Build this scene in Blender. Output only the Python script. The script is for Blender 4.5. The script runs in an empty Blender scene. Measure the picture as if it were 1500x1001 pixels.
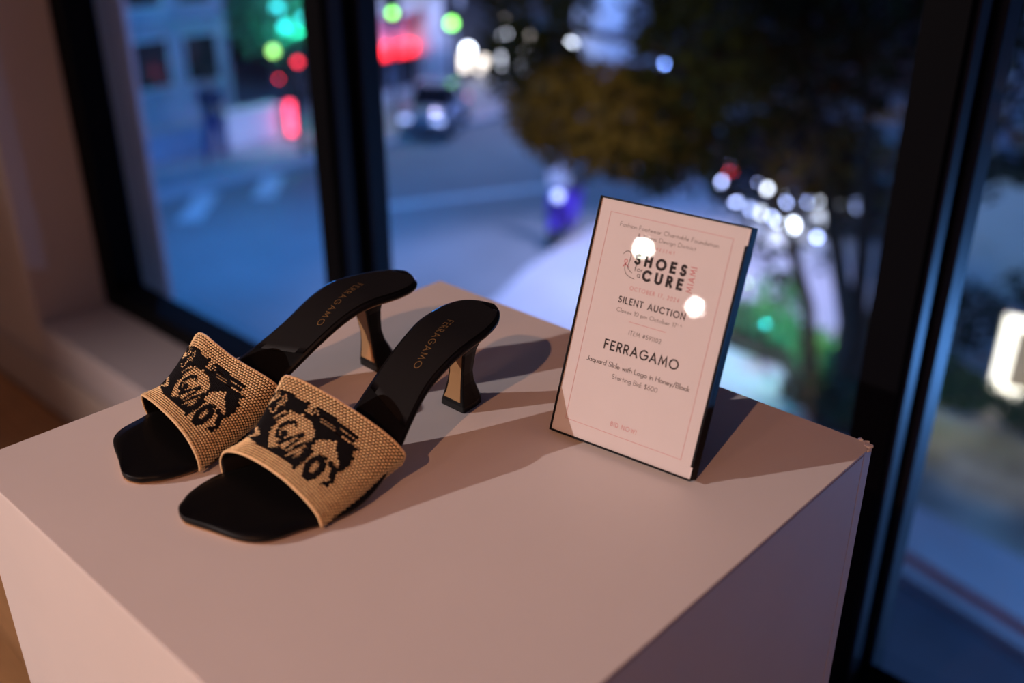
import bpy, bmesh, math, random
import numpy as np
from mathutils import Vector, Matrix
random.seed(7)
C = bpy.context.scene.collection
SC = bpy.context.scene
PI = math.pi
TT = 0.82            # height of the plinth top above the gallery floor
GZ = -4.34           # street level below the gallery floor

# ------------------------------------------------------------------ camera, sky, exposure
cam_d = bpy.data.cameras.new('camera'); cam = bpy.data.objects.new('camera', cam_d); C.objects.link(cam)
cam_d.sensor_width = 36.0; cam_d.lens = 34.99; cam_d.clip_start = 0.02; cam_d.clip_end = 300
cam.location = (0.6065, -0.5570, TT + 0.3390)
cam.rotation_euler = (math.radians(90 - 25.95), 0, math.radians(132.99 - 90))
cam_d.dof.use_dof = True; cam_d.dof.focus_distance = 0.655; cam_d.dof.aperture_fstop = 2.9
SC.camera = cam
w = bpy.data.worlds.new('dusk_sky'); SC.world = w; w.use_nodes = True
bgn = w.node_tree.nodes['Background']; bgn.inputs['Color'].default_value = (.14, .26, 1.0, 1); bgn.inputs['Strength'].default_value = .02
SC.view_settings.view_transform = 'Standard'; SC.view_settings.look = 'None'
SC.view_settings.exposure = 0.0; SC.view_settings.gamma = 1.0; SC.view_settings.use_curve_mapping = False
cy = SC.cycles
cy.use_denoising = True; cy.max_bounces = 8; cy.diffuse_bounces = 4; cy.glossy_bounces = 4; cy.transparent_max_bounces = 16
cy.sample_clamp_indirect = 4.0; cy.caustics_reflective = False; cy.caustics_refractive = False; cy.use_light_tree = True

def lamp(name, kind, loc, energy, col, size=.05, target=None, angle=60, blend=.3):
    d = bpy.data.lights.new(name, kind); d.energy = energy; d.color = col
    o = bpy.data.objects.new(name, d); C.objects.link(o); o.location = loc
    if kind in ('SPOT', 'POINT'): d.shadow_soft_size = size
    if kind == 'SPOT': d.spot_size = math.radians(angle); d.spot_blend = blend
    if target is not None: o.rotation_euler = (Vector(target) - Vector(loc)).to_track_quat('-Z', 'Y').to_euler()
    return o
WARM_A = (1.0, .42, .20); WARM_B = (1.0, .82, .79)
TRACK = [  # gallery spotlights: lens position, aim, watts, colour
    ((.805, -2.16, 2.46), (.16, -.22, .84), 86, WARM_A),
    ((-2.42, -3.88, 2.46), (.18, -.14, .86), 520, WARM_B),
    ((-1.735, -5.265, 2.455), (.2, -.3, .9), 0, WARM_B),
    ((-1.615, -6.355, 2.455), (.2, -.3, .9), 0, WARM_B)]
for k, (p, t, e, c) in enumerate(TRACK):
    if e: lamp('spot_lamp', 'SPOT', p, e, c, .022, t, 22 if k == 0 else 46, 1.0 if k == 0 else .5)
# unseen soft fill, added for the general warm light of the gallery
lamp('room_fill', 'POINT', (.2, -3.6, 2.72), 24, (1, .50, .36), .18)
# street lighting, with lights added for shop front, right pane and pier
STREET = [((-11.8, 7.0, .55), 1350, (.05, .30, 1.0)), ((-12.6, 16.5, .2), 620, (.06, .30, 1.0)),
          ((-16.4, 16.2, .2), 420, (.66, .64, 1.0)), ((2.0, 6.6, -2.2), 250, (.12, .38, 1.0)), ((-1.8, 2.6, .72), 58, (.42, .44, 1.0))]
for p, e, c in STREET: lamp('street_and_fill_light', 'POINT', p, e, c, .12)
lamp('plaza_downlight', 'SPOT', (-6.7, 11.0, .5), 1500, (.52, .55, 1.0), .12, (-7.0, 9.9, GZ), 84, .5)

lamp('crown_warm_fill', 'SPOT', (-3.4, 3.2, .6), 420, (1.0, .74, .30), .08, (-5.7, 7.9, -1.3), 46, .6)  # unseen spot added to warm the tree crown
lamp('garden_wall_fill', 'SPOT', (-12.5, 9.6, -.2), 700, (.60, .62, 1.0), .1, (-17.5, 11.0, -3.9), 24, .7)  # added out of view to brighten the low white wall
lamp('pavement_fill', 'SPOT', (-.5, 8.0, .6), 170, (1.0, .88, .66), .1, (-1.5, 9.2, GZ), 30, .8)  # added warm light lifting the stained concrete
lamp('reveal_fill', 'SPOT', (2.6, -.5, 2.6), 26, (1.0, .50, .34), .06, (-1.555, .28, .95), 17, .8)  # added from out of view to warm the window reveal

# ------------------------------------------------------------------ materials
def mat(name, col, rough=.6, metal=0.0, spec=.5, emit=None, estr=0.0, noise=None, bump=None, coat=0.0):
    m = bpy.data.materials.new(name); m.use_nodes = True; nt = m.node_tree; b = nt.nodes['Principled BSDF']
    b.inputs['Base Color'].default_value = (*col, 1); b.inputs['Roughness'].default_value = rough; b.inputs['Metallic'].default_value = metal
    b.inputs['Specular IOR Level'].default_value = spec; b.inputs['Coat Weight'].default_value = coat
    if emit: b.inputs['Emission Color'].default_value = (*emit, 1); b.inputs['Emission Strength'].default_value = estr
    if noise or bump:
        tc = nt.nodes.new('ShaderNodeTexCoord')
    if noise:
        sc, amt = noise[0], noise[1]; n = nt.nodes.new('ShaderNodeTexNoise'); n.inputs['Scale'].default_value = sc; n.inputs['Detail'].default_value = 5
        mp = nt.nodes.new('ShaderNodeMapping'); mp.inputs['Scale'].default_value = noise[2] if len(noise) > 2 else (1, 1, 1)
        nt.links.new(tc.outputs['Object'], mp.inputs['Vector']); nt.links.new(mp.outputs['Vector'], n.inputs['Vector'])
        r = nt.nodes.new('ShaderNodeValToRGB'); r.color_ramp.elements[0].position = .3; r.color_ramp.elements[1].position = .7
        r.color_ramp.elements[0].color = (*[c * (1 - amt) for c in col], 1); r.color_ramp.elements[1].color = (*[min(1, c * (1 + amt)) for c in col], 1)
        nt.links.new(n.outputs['Fac'], r.inputs['Fac']); nt.links.new(r.outputs['Color'], b.inputs['Base Color'])
    if bump:
        n2 = nt.nodes.new('ShaderNodeTexNoise'); n2.inputs['Scale'].default_value = bump[0]; n2.inputs['Detail'].default_value = 4
        bp = nt.nodes.new('ShaderNodeBump'); bp.inputs['Strength'].default_value = bump[1]; bp.inputs['Distance'].default_value = bump[2] if len(bump) > 2 else .001
        nt.links.new(tc.outputs['Object'], n2.inputs['Vector']); nt.links.new(n2.outputs['Fac'], bp.inputs['Height']); nt.links.new(bp.outputs['Normal'], b.inputs['Normal'])
    return m
def clear(name, tint=(1, 1, 1), ior=1.5, rough=0.0):
    m = bpy.data.materials.new(name); m.use_nodes = True; nt = m.node_tree; nt.nodes.remove(nt.nodes['Principled BSDF'])
    out = nt.nodes['Material Output']; t = nt.nodes.new('ShaderNodeBsdfTransparent'); t.inputs['Color'].default_value = (*tint, 1)
    g = nt.nodes.new('ShaderNodeBsdfGlossy'); g.inputs['Roughness'].default_value = rough; f = nt.nodes.new('ShaderNodeFresnel'); f.inputs['IOR'].default_value = ior
    mx = nt.nodes.new('ShaderNodeMixShader'); ge = nt.nodes.new('ShaderNodeNewGeometry'); ml = nt.nodes.new('ShaderNodeMath'); ml.operation = 'SUBTRACT'; ml.use_clamp = True
    nt.links.new(f.outputs[0], ml.inputs[0]); nt.links.new(ge.outputs['Backfacing'], ml.inputs[1]); nt.links.new(ml.outputs[0], mx.inputs[0])   # only the outer faces mirror, the pane's far face passes light on
    nt.links.new(t.outputs[0], mx.inputs[1]); nt.links.new(g.outputs[0], mx.inputs[2])
    nt.links.new(mx.outputs[0], out.inputs['Surface']); return m
M = dict(
    plinth=mat('white_painted_board', (.80, .76, .74), .55, noise=(14, .015), bump=(260, .05, .0004)),
    board_edge=mat('raw_board_edge', (.42, .30, .22), .8),
    wall=mat('warm_white_plaster', (.55, .47, .42), .8, noise=(3, .03), bump=(90, .08, .001)),
    base=mat('baseboard_paint', (.46, .38, .33), .5),
    sill=mat('sill_paint', (.46, .40, .40), .55, noise=(5, .04)),
    ceil=mat('ceiling_paint', (.7, .66, .63), .9, noise=(3, .02)),
    floor=mat('floor_board_bed', (.12, .06, .03), .7),
    plank=mat('oak_floor_plank', (.60, .31, .13), .42, noise=(5, .25, (1.2, 14, 1)), bump=(60, .1, .0005)),
    plank2=mat('darker_oak_floor_plank', (.50, .25, .10), .42, noise=(6, .25, (1.2, 14, 1)), bump=(60, .1, .0005)),
    frame=mat('black_window_metal', (.004, .004, .005), .6, 0, .04),
    cap=mat('blue_grey_mullion_cap', (.022, .026, .042), .45, .2, .5),
    gasket=mat('black_rubber_gasket', (.004, .004, .004), .8),
    glass=clear('window_glass', (.97, .98, .98), 1.45), acrylic=clear('clear_acrylic', (.98, .98, .98), 1.45),
    signframe=mat('black_sign_plastic', (.005, .005, .007), .5, 0, .15),
    paper=mat('white_card_paper', (.80, .76, .76), .7, noise=(60, .01)),
    ink=mat('charcoal_ink', (.030, .026, .030), .8), inkl=mat('grey_ink', (.055, .048, .052), .8), red=mat('crimson_ink', (.62, .075, .10), .8),
    leather=mat('black_nappa_leather', (.0042, .004, .0042), .42, 0, .18, bump=(900, .12, .0002)),
    sock=mat('black_satin_sock_lining', (.0085, .0075, .0075), .6, 0, .16, bump=(1200, .08, .0002)),
    edge=mat('black_sole_edge', (.004, .004, .004), .40, 0, .3), lining=mat('black_vamp_lining', (.006, .005, .005), .7, 0, .15),
    weaveback=mat('dark_weave_ground', (.012, .006, .003), .9, 0, .1),
    raffia=mat('honey_raffia_thread', (.95, .64, .335), .55, 0, .35, noise=(420, .22)),
    rim=mat('pale_raffia_edge', (.90, .61, .32), .55, 0, .35, noise=(500, .18)),
    thread=mat('black_jacquard_thread', (.006, .0055, .0075), .75, 0, .15),
    tan=mat('tan_leather_sole', (.46, .26, .115), .45, 0, .3), gold=mat('gold_foil_stamp', (.20, .115, .04), .55, .3),
    # street
    asphalt=mat('street_asphalt', (.24, .245, .25), .75, noise=(.35, .22), bump=(8, .3, .01)),
    driveway=mat('dark_driveway_asphalt', (.10, .10, .125), .7, noise=(.8, .3)),
    walk=mat('pale_pavement', (.62, .60, .64), .7, noise=(.9, .06)), walkfar=mat('far_pavement', (.40, .40, .43), .75, noise=(.5, .15)),
    stained=mat('stained_concrete', (.46, .42, .35), .8, noise=(1.3, .45)), paint=mat('road_paint', (.62, .64, .66), .7, noise=(3, .15)),
    kerb=mat('kerb_stone', (.5, .48, .52), .75, noise=(2, .1)), kerbred=mat('red_kerb_paint', (.38, .06, .06), .7, noise=(4, .2)),
    stone=mat('pier_stone', (.52, .50, .55), .8, noise=(2.5, .06)), white=mat('white_render', (.74, .74, .78), .8, noise=(1, .05)),
    bluewall=mat('blue_grey_facade', (.40, .44, .56), .6, noise=(.6, .15)), dark=mat('dark_facade', (.055, .055, .065), .7, noise=(.8, .2)),
    shopglass=mat('dark_shop_glass', (.02, .024, .03), .12, 0, .6), metal=mat('dark_pole_metal', (.022, .022, .026), .5, .4),
    litwin=mat('lit_shop_window', (.8, .8, .8), .5, emit=(.86, .88, 1.0), estr=4.5), warmwin=mat('lit_warm_window', (.8, .8, .8), .5, emit=(1.0, .86, .72), estr=4.0),
    redsign=mat('red_lit_sign', (.5, .02, .02), .5, emit=(1.0, .02, .035), estr=5.5), redneon=mat('red_neon_bar', (.5, .05, .05), .5, emit=(1.0, .05, .12), estr=7),
    greenlens=mat('green_signal_lens', (.1, .5, .1), .3, emit=(.30, 1.0, .16), estr=9), redlens=mat('red_signal_lens', (.5, .05, .05), .3, emit=(1.0, .03, .05), estr=7),
    darklens=mat('dark_signal_lens', (.03, .02, .02), .3), globe=mat('white_globe_light', (.9, .9, .9), .4, emit=(.80, .86, 1.0), estr=16),
    bluebulb=mat('blue_white_bulb', (.9, .9, .9), .4, emit=(.42, .52, 1.0), estr=16), tealbulb=mat('teal_bulb', (.3, .9, .9), .4, emit=(.05, .75, .80), estr=5),
    limebulb=mat('lime_bulb', (.6, .9, .3), .4, emit=(.42, .85, .16), estr=5), headlight=mat('headlamp_glass', (.9, .9, .9), .2, emit=(.40, .50, 1.0), estr=2.4),
    lightbox=mat('lit_sign_face', (.9, .9, .85), .5, emit=(1.0, .93, .78), estr=3.2), bark=mat('grey_brown_bark', (.10, .085, .065), .9, noise=(6, .3)),
    leaf=mat('dark_green_leaf', (.022, .032, .014), .8, 0, .05, noise=(1.5, .5)), leafwarm=mat('warm_lit_leaf', (.14, .105, .035), .8, 0, .05, noise=(1.2, .5)),  # the olive brown leaf has warm light on the crown painted in
    shrubleaf=mat('bright_shrub_leaf', (.11, .30, .16), .7, 0, .1, noise=(2.5, .5)), hedgeleaf=mat('hedge_leaf', (.035, .095, .035), .6, noise=(3, .5)),
    soil=mat('planting_soil', (.05, .04, .03), .95, noise=(4, .3)), carwhite=mat('white_car_paint', (.62, .62, .70), .25, .1, coat=.6),
    cardark=mat('black_car_paint', (.012, .012, .018), .2, .2, coat=.8), carsilver=mat('silver_car_paint', (.42, .42, .50), .25, .4, coat=.6), tyre=mat('tyre_rubber', (.012, .012, .012), .8),
    rimm=mat('wheel_alloy', (.4, .4, .42), .3, .8), carglass=mat('tinted_car_glass', (.012, .014, .02), .08, 0, .6), taill=mat('tail_lamp', (.5, .02, .02), .3, emit=(1, .02, .05), estr=5),
    violet=mat('violet_scooter_paint', (.10, .05, .55), .3, coat=.5), skin=mat('skin', (.42, .24, .17), .6), cloth=mat('navy_cloth', (.025, .035, .09), .85), clothb=mat('blue_denim', (.05, .075, .24), .85), hair=mat('dark_hair', (.02, .013, .01), .6),
    spotcan=mat('black_spot_can', (.012, .012, .012), .4), lensdim=mat('warm_spot_lens', (.9, .9, .9), .3, emit=(1.0, .62, .4), estr=14),
    lens=mat('spot_lens', (.9, .9, .9), .3, emit=(1.0, .93, .86), estr=420),
)

# ------------------------------------------------------------------ mesh helpers
class MB:
    def __init__(s): s.v = []; s.f = []; s.mi = []
    def add(s, vs, fs, mi=0):
        n = len(s.v); s.v += [tuple(map(float, p)) for p in vs]; s.f += [tuple(n + i for i in f) for f in fs]; s.mi += [mi] * len(fs); return s
    def box(s, x0, x1, y0, y1, z0, z1, mi=0):
        return s.add([(x0, y0, z0), (x1, y0, z0), (x1, y1, z0), (x0, y1, z0), (x0, y0, z1), (x1, y0, z1), (x1, y1, z1), (x0, y1, z1)],
                     [(0, 3, 2, 1), (4, 5, 6, 7), (0, 1, 5, 4), (1, 2, 6, 5), (2, 3, 7, 6), (3, 0, 4, 7)], mi)
    def rings(s, rs, cap=True, closed=True, mi=0):
        n = len(rs[0]); vs = [p for r in rs for p in r]; fs = []
        for i in range(len(rs) - 1):
            for k in range(n if closed else n - 1):
                a = i * n + k; b = i * n + (k + 1) % n; fs.append((a, b, b + n, a + n))
        if cap: fs.append(tuple(range(n))[::-1]); fs.append(tuple(range((len(rs) - 1) * n, len(rs) * n)))
        return s.add(vs, fs, mi)
    def tube(s, pts, r, n=8, mi=0):
        P = [Vector(p) for p in pts]; R = r if isinstance(r, (list, tuple)) else [r] * len(P); rs = []; ref = None
        for i, p in enumerate(P):
            d = (P[min(i + 1, len(P) - 1)] - P[max(i - 1, 0)]).normalized()
            if ref is None: ref = d.orthogonal().normalized()
            a = (ref - d * ref.dot(d)).normalized(); ref = a; b = d.cross(a)
            rs.append([p + (a * math.cos(2 * PI * k / n) + b * math.sin(2 * PI * k / n)) * R[i] for k in range(n)])
        return s.rings(rs, mi=mi)
    def lathe(s, prof, c=(0, 0, 0), n=16, mi=0):
        rs = [[(c[0] + r * math.cos(2 * PI * k / n), c[1] + r * math.sin(2 * PI * k / n), c[2] + z) for k in range(n)] for r, z in prof]
        return s.rings(rs, mi=mi)
    def prism(s, poly, z0, z1, mi=0):
        return s.rings([[(x, y, z0) for x, y in poly], [(x, y, z1) for x, y in poly]], mi=mi)
    def ball(s, c, r, n=10, m=6, sc=(1, 1, 1), mi=0):
        rs = [[(c[0] + sc[0] * r * math.sin(PI * (i + .02) / (m + .04)) * math.cos(2 * PI * k / n), c[1] + sc[1] * r * math.sin(PI * (i + .02) / (m + .04)) * math.sin(2 * PI * k / n), c[2] - sc[2] * r * math.cos(PI * (i + .02) / (m + .04))) for k in range(n)] for i in range(m + 1)]
        return s.rings(rs, mi=mi)
    def xf(s, mtx):
        s.v = [tuple(mtx @ Vector(p)) for p in s.v]; return s
    def build(s, name, m, parent=None, smooth=False, bevel=0, kind=None):
        me = bpy.data.meshes.new(name); me.from_pydata(s.v, [], s.f)
        bm = bmesh.new(); bm.from_mesh(me); bmesh.ops.recalc_face_normals(bm, faces=bm.faces); bm.to_mesh(me); bm.free()
        for mm in (m if isinstance(m, (list, tuple)) else [m]): me.materials.append(mm)
        me.polygons.foreach_set('material_index', s.mi)
        if smooth: me.polygons.foreach_set('use_smooth', [True] * len(me.polygons))
        o = bpy.data.objects.new(name, me); C.objects.link(o)
        if parent: o.parent = parent
        if bevel:
            b = o.modifiers.new('bevel', 'BEVEL'); b.width = bevel; b.segments = 2; b.limit_method = 'ANGLE'; b.angle_limit = math.radians(40)
        if kind: o['kind'] = kind
        return o
def tag(o, label=None, cat=None, group=None, kind=None):
    if label: o['label'] = label
    if cat: o['category'] = cat
    if group: o['group'] = group
    if kind: o['kind'] = kind
    return o
def thing(name, label, cat, loc=(0, 0, 0), rz=0, group=None, kind=None):
    o = bpy.data.objects.new(name, None); o.empty_display_size = .1; C.objects.link(o); o.location = loc; o.rotation_euler = (0, 0, math.radians(rz))
    return tag(o, label, cat, group, kind)
def sm01(x): x = min(1, max(0, x)); return x * x * (3 - 2 * x)
def copy_tree(o, parent=None):
    c = o.copy(); C.objects.link(c)
    if parent: c.parent = parent
    for ch in list(o.children): copy_tree(ch, c)
    return c

# ------------------------------------------------------------------ the room
fl = tag(MB().box(-4.2, 3.6, -8.6, .55, -.30, -.022).build('floor', M['floor']), 'dark floor bed under warm oak boards', kind='structure')
rnd = random.Random(3)
plank_me = []
for k in range(2):
    o = MB().box(-.6, .6, -.064, .064, -.022, 0).build('floor_plank', M['plank' if k == 0 else 'plank2'], fl, bevel=.0012); plank_me.append(o)
for i in range(17):
    for j in range(4):
        o = plank_me[(i * 3 + j * 2 + i // 3) % 2]
        if o.location.length > 0: o = o.copy(); C.objects.link(o)
        o.location = (-3.2 + j * 1.203 + (i % 3) * .4, -1.95 + i * .1295, 0)
tag(MB().box(-4.2, 3.6, -8.6, -2.02, -.022, 0).box(1.62, 3.6, -2.02, .2, -.022, 0).box(-4.2, -3.8, -2.02, .2, -.022, 0).build('floor_boards_beyond', M['plank2'], fl), kind='stuff')
tag(MB().box(-4.2, 3.6, -8.6, .55, 2.9, 3.05).build('ceiling', M['ceil']), 'plain pale gallery ceiling above the spotlights', kind='structure')
tag(MB().box(-4.35, -4.2, -8.6, .3, -.3, 2.95).build('wall_left', M['wall']), 'warm white gallery wall beyond the plinth', kind='structure')
tag(MB().box(3.6, 3.75, -8.6, .55, -.3, 2.95).build('wall_right', M['wall']), 'warm white gallery wall at the window end', kind='structure')
tag(MB().box(-4.35, 3.75, -8.75, -8.6, -.3, 2.95).build('wall_back', M['wall']), 'warm white gallery wall behind the viewer', kind='structure')
tag(MB().box(-4.2, -1.555, .2, .52, -.3, 2.95).build('wall_front', M['wall'], bevel=.004), 'shaded plaster wall left of the black window frame', kind='structure')
sillo = tag(MB().box(-1.555, 3.6, .2, .44, -.3, .216).build('trim_1', M['sill'], bevel=.004), 'low painted window sill ledge below the glass', kind='structure')
tag(MB().box(-4.2, 3.6, .186, .2, .004, .126).build('baseboard_front', M['base'], bevel=.004), 'pale baseboard along the foot of the window ledge', kind='structure')

# window: black metal frame, three panes
def mull(x0, x1, z0, z1):      # a mullion with a nose on the room side and stepped flanks towards the glass
    return MB().prism([(x0, .36), (x1, .36), (x1, .452), (x0, .452)], z0, z1)
def mull_cap(x0, x1, z0, z1):
    return MB().prism([(x1, .372), (x1 + .004, .372), (x1 + .004, .396), (x1, .396)], z0, z1).prism([(x1, .424), (x1 + .010, .424), (x1 + .010, .462), (x0 - .006, .462), (x0 - .006, .452), (x1, .452)], z0, z1)
WZ0, WZ1 = .216, 2.9
BARS = [(-.676, -.632), (.246, .288), (1.42, 1.462), (2.6, 2.642)]
edges = [-1.49] + [x for b in BARS for x in b] + [3.6 - .05]
for i in range(5):
    x0, x1 = edges[2 * i], edges[2 * i + 1]
    lab = ['left pane of the black framed window beside the wall', 'middle pane of the black framed window behind the sandals', 'right pane of the black framed window past the plinth corner', 'window pane beyond the right pane', 'last window pane near the end wall'][i]
    wd = thing('window_%d' % (i + 1), lab, None, (0, 0, 0), kind='structure')
    MB().box(x0, x1, .412, .420, WZ0 + .04, WZ1 - .05).build('pane', M['glass'], wd)
    MB().box(x0, x1, .36, .43, WZ0, WZ0 + .046).build('bottom_rail', M['frame'], wd, bevel=.002)
    MB().box(x0, x1, .36, .452, WZ1 - .06, WZ1).build('head_rail', M['frame'], wd, bevel=.002)
    if i == 0: MB().box(-1.555, x0, .36, .43, WZ0, WZ1).build('jamb', M['frame'], wd, bevel=.002)
    if i > 0: mull(*BARS[i - 1], WZ0, WZ1).build('mullion', M['frame'], wd, bevel=.001); mull_cap(*BARS[i - 1], WZ0, WZ1).build('mullion_cap', M['cap'], wd, bevel=.0008)

# track lights out of frame; two of them mirror in the sign cover
tr = thing('lighting_track', 'black ceiling track carrying four spotlights behind the viewer', 'light', (0, 0, 0))
MB().tube([(1.0, -1.5, 2.88), (-1.9, -7.2, 2.88)], .018, 6).tube([(-1.2, -5.9, 2.88), (-2.6, -3.4, 2.88)], .018, 6).build('rail', M['spotcan'], tr)
def spotlight(p, t, lab, mk):
    p = Vector(p); d = (Vector(t) - p).normalized(); s = thing('track_spotlight', lab, 'spotlight', tuple(p), 0, 'track spotlights')
    q = d.to_track_quat('Z', 'Y').to_matrix().to_4x4()
    MB().lathe([(.030, -.17), (.036, -.165), (.038, -.02), (.040, -.012), (.034, -.012)], n=20).xf(q).build('housing', M['spotcan'], s)
    MB().lathe([(.033, -.014), (.033, -.010)], n=24).xf(q).build('lens', M[mk], s)
    b = d * -.09; MB().tube([tuple(b), (b.x, b.y, 2.87 - p.z)], .007, 6).build('stem', M['spotcan'], s)
for k, (p, t, e, c) in enumerate(TRACK):
    spotlight(p, t, ['spotlight lighting the plinth from the window side', 'spotlight lighting the plinth across the room', 'far spotlight mirrored near the top of the sign', 'farthest spotlight mirrored low on the sign'][k], 'lensdim' if e else 'lens')

# ------------------------------------------------------------------ the plinth
PW = .4045
pl = thing('display_plinth', 'white painted square display plinth carrying sandals and sign', 'plinth', (0, 0, 0))
MB().box(0, PW, -PW, 0, TT - .0016, TT).build('top_panel', M['plinth'], pl, bevel=.0004)
e = .0003
MB().box(e, PW - e, -PW + e, -PW + .012, 0, TT - .0018).build('side_panel', M['plinth'], pl, bevel=.0007)
MB().box(e, PW - e, -.012, -e, 0, TT - .0018).build('side_panel', M['plinth'], pl, bevel=.0007)
MB().box(e, .012, -PW + .0122, -.0122, 0, TT - .0018).build('side_panel', M['plinth'], pl, bevel=.0007)
MB().box(PW - .012, PW - e, -PW + .0122, -.0122, 0, TT - .0018).build('side_panel', M['plinth'], pl, bevel=.0007)
MB().box(.0125, PW - .0125, -PW + .0125, -.0125, TT - .05, TT - .0020).build('inner_frame', M['board_edge'], pl)
mb = MB()   # chipped paint flakes at the far right corner
for k, (x, y, z, a) in enumerate([(-.004, -.001, .0004, .2), (-.0015, -.004, .0006, 1.1), (.0002, -.0075, -.001, 2.2), (-.009, .0002, .0002, .5)]):
    r = .0024 - .0003 * k; pts = [(PW + x + r * math.cos(a + q) * (1 + .4 * ((i * 7) % 3 - 1)), y + r * math.sin(a + q), TT + z * .6 + .0006 * (i % 2)) for i, q in enumerate([0, 1.2, 2.3, 3.4, 4.6, 5.5])]
    mb.rings([[(p[0], p[1], p[2] - .0012) for p in pts], pts])
mb.build('chipped_corner', M['plinth'], pl)
mb = MB()   # hairline wear along the near right edge
for k in range(10):
    y = -.03 - k * .038; mb.box(PW - .0004, PW + .00015, y - .0205, y + .0165, TT - .0021, TT - .0014)
mb.build('worn_edge_line', M['board_edge'], pl)

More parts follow.
